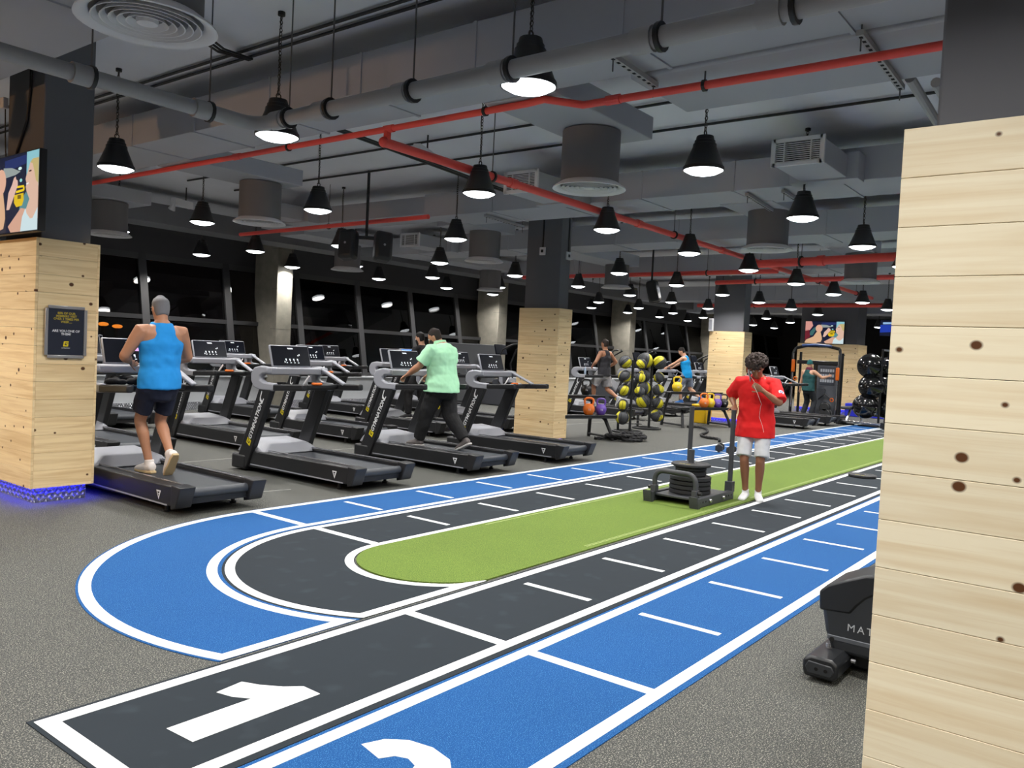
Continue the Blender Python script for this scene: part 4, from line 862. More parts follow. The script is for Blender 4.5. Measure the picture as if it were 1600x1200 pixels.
def person(lab, loc, rz, P, vox=.009):
    s = P.get('s', 1); t = thing('person', lab, 'person', loc, rz); t.scale = (s, s, s)
    skin = mat('skin_'+P.get('skin', 'tan'), SKINC[P.get('skin', 'tan')], .5, var=.06, vscale=14)
    W, D = P.get('w', 1), P.get('d', 1); ln = P.get('lean', 0); pz = P.get('pz', 0); hunch = P.get('hunch', 0)
    def sp(z, y=0): return Vector((P.get('side', 0)*(z-.93), y+ln*(z-.93)+hunch*max(0, z-1.2)**2, z+pz))
    TS = [(.83, .145, .11, 0), (.92, .168, .12, -.01), (1.03, .152, .108, 0), (1.16, .156, .108, .005), (1.28, .178, .118, 0), (1.37, .182, .108, -.008), (1.43, .125, .08, -.012), (1.465, .072, .062, -.012)]
    def fat(z): return 1 if z > 1.4 else P.get('belly', 1)
    body = MB()
    chain(body, [(sp(z, y+(P.get('belly', 1)-1)*.10*(1 if .9 < z < 1.3 else 0)), a*W, b_*D) for z, a, b_, y in TS], (1, 0, 0), 32)
    nw = 1+.4*(W-1); nb_ = sp(1.44, -.012); hp, hy, hr = P.get('head', (0, 0, 0)); HR = Matrix.Rotation(hy, 3, 'Z') @ Matrix.Rotation(-hp, 3, 'X') @ Matrix.Rotation(hr, 3, 'Y')
    hc = nb_+Vector((0, .02, .045+P.get('headz', -.015)))+HR @ Vector((0, .012, .135))
    chain(body, [(nb_-Vector((0, 0, .03)), .068*nw, .066*nw), (nb_+Vector((0, .008, .03)), .057*nw, .058*nw), (hc+HR @ Vector((0, -.02, -.06)), .055*nw, .058*nw)], (1, 0, 0), 14)
    HS = [(-.115, .030, .034, .045), (-.095, .045, .058, .025), (-.06, .058, .078, .008), (-.015, .067, .09, 0), (.03, .073, .096, -.005), (.07, .070, .09, -.008), (.10, .055, .07, -.01), (.118, .032, .04, -.012)]
    chain(body, [(hc+HR @ Vector((0, y, z)), a, b_) for z, a, b_, y in HS], HR @ Vector((1, 0, 0)), 18, .5, .6)
    chain(body, [(hc+HR @ Vector((0, .085, .022)), .009, .01), (hc+HR @ Vector((0, .10, -.012)), .012, .012), (hc+HR @ Vector((0, .106, -.03)), .016, .012)], HR @ Vector((1, 0, 0)), 8)
    chain(body, [(hc+HR @ Vector((0, .088, -.066)), .022, .008), (hc+HR @ Vector((0, .09, -.074)), .022, .009)], HR @ Vector((1, 0, 0)), 8)
    chain(body, [(hc+HR @ Vector((-.035, .082, .030)), .016, .008), (hc+HR @ Vector((.035, .082, .030)), .016, .008)], HR @ Vector((0, 0, 1)), 8)
    for sx in (-1, 1):
        chain(body, [(hc+HR @ Vector((sx*.070, -.008, -.035)), .008, .012), (hc+HR @ Vector((sx*.078, -.012, 0)), .008, .02), (hc+HR @ Vector((sx*.077, -.014, .025)), .007, .017)], HR @ Vector((1, 0, 0)), 8)
    J = {}
    for sd, sx in (('L', -1), ('R', 1)):
        sh = sp(1.385, -.005)+Vector((sx*.182*max(1, W*.97), 0, 0)); el, wr = ik(sh, Vector(P['wrist'+sd])+Vector((0, 0, pz)), .285, .255, P.get('epole'+sd, (sx*.5, -1, -.3)))
        J['sh'+sd], J['el'+sd], J['wr'+sd] = sh, el, wr; q = P.get('arm', 1)
        chain(body, [(sh+Vector((-sx*.07, 0, .012)), .052, .055), (sh, .058*q, .06*q), (sh.lerp(el, .35), .052*q, .052*q), (sh.lerp(el, .75), .043*q, .043*q), (el, .039*q, .039*q)], (0, 1, 0) if abs((el-sh).normalized().y) < .8 else (1, 0, 0), 12)
        chain(body, [(el, .039*q, .04*q), (el.lerp(wr, .3), .043*q, .041*q), (el.lerp(wr, .7), .033*q, .03*q), (wr, .027, .022)], P.get('palm'+sd, (0, 0, -1)), 12)
        hand(body, wr, P.get('hd'+sd, (wr-el)), P.get('palm'+sd, (-sx, 0, -.3)), P.get('ts'+sd, 1), P.get('curl'+sd, .55))
        hp_ = sp(.90)+Vector((sx*.088*max(1, W*.9), 0, 0)); kn, an = ik(hp_, P['ank'+sd], .435, .425, P.get('kpole'+sd, (sx*.1, 1, 0)))
        J['hip'+sd], J['kn'+sd], J['an'+sd] = hp_, kn, an; q = P.get('leg', 1)
        chain(body, [(hp_+Vector((0, 0, .03)), .085*q, .095*q), (hp_.lerp(kn, .3), .083*q, .088*q), (hp_.lerp(kn, .75), .064*q, .066*q), (kn, .054*q, .058*q)], (1, 0, 0), 14)
        bk = Vector((0, -.012, 0)); chain(body, [(kn, .054*q, .058*q), (kn.lerp(an, .28)+bk, .056*q, .062*q), (kn.lerp(an, .65)+bk*.5, .042*q, .044*q), (an, .035, .040)], (1, 0, 0), 14)
        fd = Vector(P.get('foot'+sd, (sx*.12, 1, -.05))).normalized(); J['fd'+sd] = fd
        hl = an+Vector((0, 0, -.045))-fd*.04
        fl = lambda a_, z_: an+fd*a_+Vector((0, 0, z_))*1
        dn = (Vector((0, 0, -1))-fd*Vector((0, 0, -1)).dot(fd)).normalized(); J['dn'+sd] = dn
        chain(body, [(an+dn*.04-fd*.045, .030, .034), (an+dn*.04+fd*.03, .036, .036), (an+dn*.055+fd*.10, .042, .026), (an+dn*.066+fd*.165, .036, .016)], Vector((1, 0, 0)), 12)
    remeshed(body, 'body', skin, t, vox if not P.get('fine') else .0065, 3)
    # eyes, brows, mouth
    em = mat('eye_dark', (30, 22, 18), .2); ew = mat('eye_white', (220, 214, 208), .3)
    for sx in (-1, 1):
        e = MB().sphere(hc+HR @ Vector((sx*.032, .084, .010)), .0115, 10, 7).obj('eye', ew, t, smooth=80); MB().sphere(hc+HR @ Vector((sx*.032, .0915, .010)), .0058, 8, 6).obj('iris', em, e, smooth=80)
        MB().tube([hc+HR @ Vector((sx*.016, .096, .034)), hc+HR @ Vector((sx*.034, .093, .040)), hc+HR @ Vector((sx*.052, .082, .034))], .0045, 6).obj('eyebrow', mat(P.get('hairm', 'hair_dark'), P.get('hair', (34, 28, 26)), .85), t, smooth=80)
    MB().tube([hc+HR @ Vector((-.02, .094, -.069)), hc+HR @ Vector((0, .099, -.069)), hc+HR @ Vector((.02, .094, -.069))], .004, 6).obj('lips', mat('lips', (150, 84, 76), .5), t, smooth=80)
    hm = mat(P.get('hairm', 'hair_dark'), P.get('hair', (34, 28, 26)), .85, var=.35, vscale=60, bump=.5, bscale=90)
    hb = MB(); kind = P.get('hairk', 'short')
    if kind == 'short':
        chain(hb, [(hc+HR @ Vector((0, y, z)), a, b_) for z, a, b_, y in ((-.05, .060, .045, -.050), (-.01, .074, .070, -.032), (.03, .079, .084, -.022), (.075, .077, .092, -.012), (.108, .062, .076, -.012), (.128, .036, .045, -.014))], HR @ Vector((1, 0, 0)), 18, .3, .5)
        remeshed(hb, 'hair', hm, t, .008, 1)
    elif kind == 'curly':
        r = random.Random(9)
        for k in range(330):
            th = r.uniform(0, 2*PI); cz = r.uniform(-.55, 1); rr_ = math.sqrt(1-cz*cz); d = Vector((rr_*math.cos(th)*.118, rr_*math.sin(th)*.12-.015, cz*.085+.075))
            if d.y > .05 and d.z < .055: continue
            hb.sphere(hc+HR @ d, r.uniform(.013, .022), 7, 5)
        hb.sphere(hc+HR @ Vector((0, -.02, .065)), .1, 14, 10, (1.08, 1.0, .85)); o = hb.obj('hair', hm, t, smooth=60)
    elif kind == 'beanie':
        chain(hb, [(hc+HR @ Vector((0, y, z)), a, b_) for z, a, b_, y in ((.005, .082, .104, -.008), (.04, .083, .105, -.01), (.09, .074, .094, -.012), (.128, .045, .06, -.014))], HR @ Vector((1, 0, 0)), 18, 0, .6)
        remeshed(hb, 'beanie', mat('beanie_teal', (28, 96, 96), .9), t, .008, 2)
    # ---- clothes
    cm = mat('cloth_'+P['shirtn'], P['shirt'], .85, var=.06, vscale=7, bump=.35, bscale=9); g = P.get('loose', .018); hem = P.get('hem', .80); k = P.get('shirtk', 'tee')
    b = MB(); secs = []
    bl = lambda z: (P.get('belly', 1)-1)*.10*(1 if .9 < z < 1.3 else (.6 if z <= .9 else 0))
    def interp(z):
        for i in range(len(TS)-1):
            z0, a0, b0, y0 = TS[i]; z1, a1, b1, y1 = TS[i+1]
            if z <= z1 or i == len(TS)-2: f = max(0, min(1, (z-z0)/(z1-z0))); return a0+(a1-a0)*f, b0+(b1-b0)*f, y0+(y1-y0)*f
    for z in (hem, .86, .93, 1.03, 1.16, 1.27, 1.34):
        if z == 1.34 and k == 'tank': continue
        a, b_, y = interp(max(z, .90)); e = P.get('flare', .0)*max(0, (1.16-z)); c0 = sp(max(z, .95), y+bl(z)); c0.z = z+pz
        secs.append((c0+Vector((0, .012 if z < .93 else 0, 0)), a*W+g+e, b_*D+g+e+(.02 if z < .93 else 0)))
    if k == 'tank': secs += [(sp(1.33, -.004), .150*W, .114*D+.016), (sp(1.39, -.01), .118*W, .103*D+.014), (sp(1.435, -.012), .100*W, .082*D+.014), (sp(1.468, -.012), .086*W, .066*D+.014)]
    else: secs += [(sp(1.385, -.01), .172*W+g*.6, .10*D+g*.6), (sp(1.43, -.012), .118*W+g*.5, .084*D+g*.4), (sp(1.465, -.012), .070+.02*(W-1)+g*.35, .066+g*.4), (sp(1.482, -.012), .066+g*.3, .062+g*.35)]
    chain(b, secs, (1, 0, 0), 48, 0, 0)
    if k != 'tank':
        f = P.get('sleeve', .72)
        for sd, sx in (('L', -1), ('R', 1)):
            sh, el = J['sh'+sd], J['el'+sd]; q = P.get('arm', 1)
            chain(b, [(sh+Vector((-sx*.085, 0, .012)), .058+g*.6, .058+g*.6), (sh, .066*q+g*.5, .068*q+g*.5), (sh.lerp(el, f*.6), .062*q+g*.7, .062*q+g*.7), (sh.lerp(el, f), .064*q+g*.7, .066*q+g*.7)], (0, 1, 0) if abs((el-sh).normalized().y) < .8 else (1, 0, 0), 14, .3, 0)
    o = remeshed(b, 'tank_top' if k == 'tank' else ('polo_shirt' if k == 'polo' else 't_shirt'), cm, t, max(vox, .009), 9)
    if k == 'polo':
        MB().lathe([(.090, 0), (.100, .004), (.086, .062), (.076, .059)], sp(1.455, -.012), 20, Matrix.Rotation(-.25+ln, 3, 'X') @ Matrix.Diagonal(Vector((1, .98, 1))), close=True).obj('collar', cm, t, smooth=60)
    pm = mat('cloth_'+P['pantn'], P['pant'], .85, var=.06, vscale=7, bump=.3, bscale=9); b = MB(); lg = P.get('pantk', 'shorts'); e = P.get('pantw', .02)
    chain(b, [(sp(z, y), a*W*1.0+.012, b_*D*.98+.012) for z, a, b_, y in ((.735, .115, .10, 0), (.80, .15, .116, 0), (.86, .162, .118, -.006), (.93, .168, .12, -.008), (1.0, .158, .112, 0))], (1, 0, 0), 20, .3, 0)
    for sd in 'LR':
        h, kn, an = J['hip'+sd], J['kn'+sd], J['an'+sd]; q = P.get('leg', 1)
        if lg == 'shorts':
            f = P.get('shortl', .8); dx = Vector((.012 if sd == 'R' else -.012, 0, 0)); chain(b, [(h+Vector((0, 0, .02)), .088*q+e*.6, .1*q+e*.6), (h.lerp(kn, .4)+dx*.5, .080*q+e*.6, .092*q+e), (h.lerp(kn, f)+dx, .070*q+e*.75, .086*q+e*1.3)], (1, 0, 0), 16, .3, 0)
        else: chain(b, [(h+Vector((0, 0, .02)), .09*q+e*.5, .1*q+e*.5), (h.lerp(kn, .5), .082*q+e, .086*q+e), (kn, .066*q+e, .07*q+e), (kn.lerp(an, .5), .058*q+e, .062*q+e), (kn.lerp(an, .97), .05+e, .054+e)], (1, 0, 0), 16, .3, 0)
    remeshed(b, 'shorts' if lg == 'shorts' else 'trousers', pm, t, max(vox, .009), 3)
    sm_ = mat('shoe_'+P['shoen'], P['shoe'], .6); so = mat('sole_'+P['shoen'], P.get('sole', (210, 208, 202)), .6)
    for sd in 'LR':
        an, fd, dn = J['an'+sd], J['fd'+sd], J['dn'+sd]; b = MB(); sock = P.get('socks')
        g2 = .004 if sock else .010
        chain(b, [(an+dn*.03-fd*.052, .034+g2, .034+g2), (an+dn*.035+fd*.02, .040+g2, .042+g2), (an+dn*.052+fd*.10, .044+g2, .030+g2), (an+dn*.064+fd*.175, .038+g2, .019+g2)], (1, 0, 0), 14, .5, .7)
        chain(b, [(an-dn*.04, .040+g2*.4, .043+g2*.4), (an+dn*.03, .040+g2*.5, .046+g2*.5)], (1, 0, 0), 14, 0, .3)
        o = remeshed(b, 'sock' if sock else 'shoe', sm_, t, .008, 2)
        if not sock:
            b = MB(); b3 = [(an+dn*.078-fd*.085, .030), (an+dn*.08-fd*.03, .044), (an+dn*.082+fd*.05, .044), (an+dn*.082+fd*.12, .053), (an+dn*.08+fd*.185, .044), (an+dn*.074+fd*.215, .022)]
            lat = fd.cross(dn).normalized(); V = []; 
            for p, a in b3: V += [p-lat*a-dn*.012, p+lat*a-dn*.012, p+lat*a*.95+dn*.014, p-lat*a*.95+dn*.014]
            F = [(0, 1, 2, 3), tuple(4*5+i for i in (3, 2, 1, 0))]
            for i in range(5):
                for j in range(4): A = 4*i+j; B_ = 4*i+(j+1) % 4; F.append((A, A+4, B_+4, B_))
            b.add(V, F).obj('sole', so, o, bev=.006)
    J['hc'] = hc; J['HR'] = HR; J['sp'] = sp
    return t, J
# man in blue on the first treadmill, back to the camera
bt, J = person('man in a blue tank top and navy shorts walking on the leftmost treadmill', (4.12, 7.42, .216), -.05, dict(s=.985, skin='tan', w=1.12, d=1.05, arm=1.22, leg=.98, hair=(120, 120, 124), hairm='hair_grey', head=(.12, .0, 0), headz=-.03,
    wristL=(-.17, .27, 1.08), wristR=(.17, .27, 1.08), epoleL=(-1, -.75, -.4), epoleR=(1, -.75, -.4), palmL=(1, 0, 0), palmR=(-1, 0, 0), curlL=.9, curlR=.9,
    ankL=(-.03, .10, .095), ankR=(.06, -.14, .20), kpoleL=(-.25, 1, 0), footL=(-.1, 1, 0), footR=(.02, .62, -.85), shirtn='blue_tank', shirt=(30, 148, 228), shirtk='tank', hem=.83, loose=.022, pantn='navy', pant=(24, 30, 52), shortl=.74, pantw=.022, shoen='white', shoe=(226, 220, 216), sole=(206, 182, 140)))
# man in green polo
gt, J = person('heavy man in a mint green polo shirt walking on the third front treadmill', (8.03, 7.36, .216), .12, dict(s=.945, skin='tan', w=1.32, d=1.55, belly=1.12, arm=1.25, leg=1.22, hair=(44, 36, 32), hairm='hair_brown', head=(.45, .25, 0), hunch=.9, lean=.05, headz=-.05,
    wristL=(-.27, .42, 1.02), wristR=(.24, .44, 1.02), epoleL=(-.6, -.5, -.8), epoleR=(.6, -.5, -.8), palmL=(0, 0, -1), palmR=(0, 0, -1), curlL=.8, curlR=.8, tsL=1, tsR=-1,
    ankL=(-.07, .33, .095), ankR=(.10, -.35, .15), footL=(-.05, 1, 0), footR=(.1, .85, -.4), shirtn='mint', shirt=(184, 244, 200), shirtk='polo', hem=.80, loose=.028, flare=.06, sleeve=.78, pantn='black_trousers', pant=(26, 26, 28), pantk='long', pantw=.026, shoen='grey', shoe=(104, 98, 96), sole=(196, 194, 192)))
MSK = mat('mask_black', (22, 22, 24), .8)
def mask(t, J, m_, name='face_mask'):
    hc, HR = J['hc'], J['HR']; b = MB(); chain(b, [(hc+HR @ Vector((0, y, z)), a, d) for z, a, d, y in ((-.125, .034, .03, .055), (-.09, .052, .05, .045), (-.045, .062, .06, .045), (-.01, .058, .05, .052))], HR @ Vector((1, 0, 0)), 16, .4, .2)
    return remeshed(b, name, m_, t, .008, 2)
mask(gt, J, MSK)
hc, HR = J['hc'], J['HR']
# masked person behind
ht, J = person('dark haired person in black with a mask, mostly hidden behind the green polo man', (10.95, 10.6, .216), .1, dict(s=.93, skin='light', hair=(26, 24, 24), hairm='hair_black', head=(.2, .1, 0), wristL=(-.2, .36, 1.05), wristR=(.2, .36, 1.05), ankL=(-.08, .2, .095), ankR=(.08, -.2, .11), shirtn='black_tee', shirt=(28, 28, 32), pantn='black_trousers', pant=(26, 26, 28), pantk='long', shoen='dark', shoe=(40, 40, 44)), .013)
mask(ht, J, MSK)
# man in red
rt_, J = person('young curly haired man in a red t-shirt and white shorts, hand on the sled post', (9.06, 3.47, .012), math.radians(103), dict(fine=True, s=.95, skin='brown', w=1.1, d=1.0, arm=1.02, leg=.98, lean=.10, hunch=.55, hair=(58, 46, 42), hairm='hair_curly', hairk='curly', head=(.62, .12, .08),
    wristL=(-.095, .315, 1.315), wristR=(.245, .085, 1.10), epoleL=(-.9, -.1, -.9), epoleR=(.55, -1, -.2), palmL=(.35, -1, .2), hdL=(.75, .25, .45), tsL=1, palmR=(0, -.1, -1), hdR=(-.15, .85, -.4), tsR=-1, curlR=.75, curlL=.85,
    ankL=(-.075, .0, .075), ankR=(.07, .02, .075), kpoleL=(-.1, 1, 0), footL=(-.30, 1, -.02), footR=(.12, 1, -.02), shirtn='red_tee', shirt=(226, 24, 26), hem=.745, loose=.030, flare=.055, sleeve=.88, pantn='white_shorts', pant=(216, 218, 222), shortl=.93, pantw=.022, shoen='white_sock', shoe=(232, 232, 234), socks=True))
hc, HR = J['hc'], J['HR']
# mask hanging from one ear and its cord, round badge on the sleeve
mw = mat('mask_white', (198, 204, 216), .7)
b = MB(); b.box(hc+HR @ Vector((.085, .05, -.06)), (.008, .085, .15), HR @ Matrix.Rotation(.12, 3, 'Y')); o = b.obj('face_mask', mw, rt_, bev=.003); o['label'] = 'white face mask hanging from one ear'
wl = J['wrL']; MB().tube([hc+HR @ Vector((.07, .08, -.07)), hc+HR @ Vector((.03, .12, -.11)), wl+Vector((.09, .05, .05)), wl+Vector((.05, .07, -.02)), wl+Vector((-.0, .0, -.16)), J['sp'](1.12, .175)+Vector((-.07, 0, 0)), J['sp'](1.0, .175)+Vector((-.06, 0, 0)), J['sp'](.9, .18)+Vector((-.10, 0, 0)), J['sp'](.82, .18)+Vector((-.12, 0, 0))], .0022, 6).obj('earphone_cord', mat('cord_white', (226, 214, 206), .6), rt_, smooth=60)
shl, ell = J['shL'], J['elL']; p = shl.lerp(ell, .62); d = (ell-shl).normalized(); n = Vector((-.62, .78, .15)); n = (n-d*n.dot(d)).normalized()
bm_ = MB().lathe([(1e-4, .004), (.030, .003), (.034, 0)], p+n*.078, 20, n.to_track_quat('Z', 'Y').to_matrix()).obj('sleeve_badge', mat('badge_white', (224, 216, 222), .7), rt_, smooth=None)
MB().lathe([(.010, .0052), (.018, .0048), (.018, .004), (.010, .004)], p+n*.0785, 14, n.to_track_quat('Z', 'Y').to_matrix(), close=True).obj('badge_mark', mat('badge_blue', (70, 80, 150), .7), bm_, smooth=None)
# far runners
_, J = person('man in a black tank top running on a far treadmill, right of the middle pillar', (18.25, 11.1, .216), -.1, dict(s=1.02, skin='olive', w=1.05, arm=1.1, hair=(40, 30, 26), hairm='hair_brown', wristL=(-.2, .22, 1.05), wristR=(.22, .05, 1.02), epoleL=(-1, -.6, -.5), epoleR=(1, -.9, -.3), ankL=(-.05, .25, .12), ankR=(.09, -.42, .27), footL=(0, 1, 0), footR=(.1, .6, -.8), shirtn='black_tank', shirt=(44, 44, 50), shirtk='tank', hem=.80, loose=.03, pantn='grey_shorts', pant=(166, 166, 170), shortl=.85, pantw=.035, shoen='greyrun', shoe=(170, 172, 180)), .013)
_, J = person('man in a bright blue sleeveless top leaning on a far treadmill console', (22.9, 11.0, .216), .1, dict(s=1.0, skin='light', w=1.0, lean=.22, hair=(34, 28, 26), head=(.5, .2, 0), wristL=(-.22, .62, 1.06), wristR=(.22, .60, 1.06), epoleL=(-.4, 0, -1), epoleR=(.4, 0, -1), ankL=(-.05, .12, .1), ankR=(.1, -.42, .22), footL=(0, 1, 0), footR=(.1, .7, -.7), shirtn='bright_blue', shirt=(0, 150, 220), shirtk='tank', hem=.80, loose=.03, pantn='grey_blue_shorts', pant=(130, 140, 158), shortl=.85, pantw=.03, shoen='bluerun', shoe=(40, 110, 190)), .013)
tt, J = person('man in a teal tank top and beanie standing at the back cable machine', (25.3, 8.12, 0), math.radians(-112), dict(s=1.0, skin='light', w=1.12, arm=1.12, hairk='beanie', wristL=(-.33, .02, .78), wristR=(.42, .38, 1.28), epoleL=(-.6, -1, 0), epoleR=(.7, -.3, -1), ankL=(-.14, 0, .095), ankR=(.14, .02, .095), shirtn='teal', shirt=(30, 78, 80), shirtk='tank', hem=.80, loose=.028, pantn='charcoal', pant=(34, 38, 44), pantk='long', shoen='dark', shoe=(40, 40, 44)), .013)
q = MB(); chain(q, [(J['sp'](1.42)+Vector((0, 0, -.02)), .135, .10), (J['sp'](1.46), .125, .10), (J['sp'](1.50)+Vector((0, .0, .01)), .095, .09)], (1, 0, 0), 18, .4, .3); remeshed(q, 'neck_towel', mat('maroon', (92, 30, 52), .9), tt, .012, 2)
# ================================================================ elliptical trainer beside the right pillar
t = thing('elliptical_trainer', 'black elliptical trainer half hidden by the large right pillar', 'exercise machine', (4.30, 1.24, 0))
EB = mat('elliptical_body', (46, 49, 53), .45, bump=.02, bscale=200); EBL = mat('elliptical_dark', (30, 32, 35), .38)
# profile in (distance from the front along -y, z)
prof = [(.02, .20), (.00, .30), (-.01, .40), (.02, .435), (.10, .475), (.20, .52), (.36, .55), (.9, .56), (1.1, .40), (1.1, .10), (.06, .10)]
MB().prism(prof, (0, 0, 0), (0, -1, 0), (0, 0, 1), (1, 0, 0), .34).obj('side_shroud', EB, t, bev=.025)
MB().prism([(-.012, .305), (.14, .315), (.17, .36), (.21, .405), (.27, .445), (.40, .475), (.40, .56), (.36, .555), (.20, .525), (.10, .48), (.02, .44), (-.018, .40)], (-.008, 0, 0), (0, -1, 0), (0, 0, 1), (1, 0, 0), .356).obj('upper_cover', EBL, t, bev=.012)
MB().b2((-.004, -1.05, .165), (.345, -.035, .19)).obj('trim_band', mat('trim_grey', (86, 90, 96), .4), t, bev=.004)
MB().prism([(.22, .50), (.26, .56), (.33, .86), (.42, .90), (.50, .55)], (.10, 0, 0), (0, -1, 0), (0, 0, 1), (1, 0, 0), .14).obj('mast', EBL, t, bev=.02)
MB().tube([(.17, -.36, .85), (.17, -.46, 1.3), (.17, -.42, 1.5)], .04, 12).obj('console_post', EBL, t, smooth=60)
MB().b2((-.05, -.56, 1.45), (.39, -.48, 1.75)).obj('console', EBL, t, bev=.02)
for s in (-.12, .46): MB().tube([(s, -.50, .75), (s, -.42, 1.2), (s+.02, -.5, 1.45), (s+.02, -.62, 1.55)], .02, 10).obj('moving_handle', EB, t, smooth=60)
for s in (-.10, .44): MB().b2((s-.07, -1.75, .30), (s+.07, -1.35, .34)).obj('foot_pedal', EBL, t, bev=.015); MB().bar((s, -1.7, .28), (s, -.6, .38), .05, .05).obj('pedal_arm', EB, t, bev=.01)
MB().b2((.10, -2.0, .02), (.24, -.1, .10)).obj('base_rail', EBL, t, bev=.01)
# front stabiliser foot pointing at the camera side
MB().prism([(-.01, .02), (.13, .02), (.15, .045), (.15, .10), (.12, .125), (.02, .125), (-.02, .10), (-.02, .05)], (-.20, 0, 0), (0, -1, 0), (0, 0, 1), (1, 0, 0), .75).obj('stabiliser', EBL, t, bev=.012)
MB().prism([(.01, .04), (.12, .04), (.135, .07), (.12, .095), (.01, .10), (-.005, .07)], (-.206, 0, 0), (0, -1, 0), (0, 0, 1), (1, 0, 0), .012).obj('stabiliser_cap', EB, t, bev=.004)
for y in (-.05, -.095): MB().cyl((-.209, y, .068), (-.205, y, .068), .009, 10).obj('cap_hole', GRID, t)
MB().cyl((-.012, -.06, .17), (.0, -.06, .17), .012, 10).obj('screw_hole', GRID, t); MB().cyl((-.03, -.05, .13), (-.03, -.05, .15), .01, 10).cyl((-.02, -.165, .09), (-.02, -.185, .09), .01, 10).obj('bolt', STEEL, t)
text_obj('lettering', 'MATRIX', .052, mat('print_silver', (190, 194, 198), .4), t, (-.0016, -.245, .245), (0, -1, 0), (0, 0, 1), space=1.35)

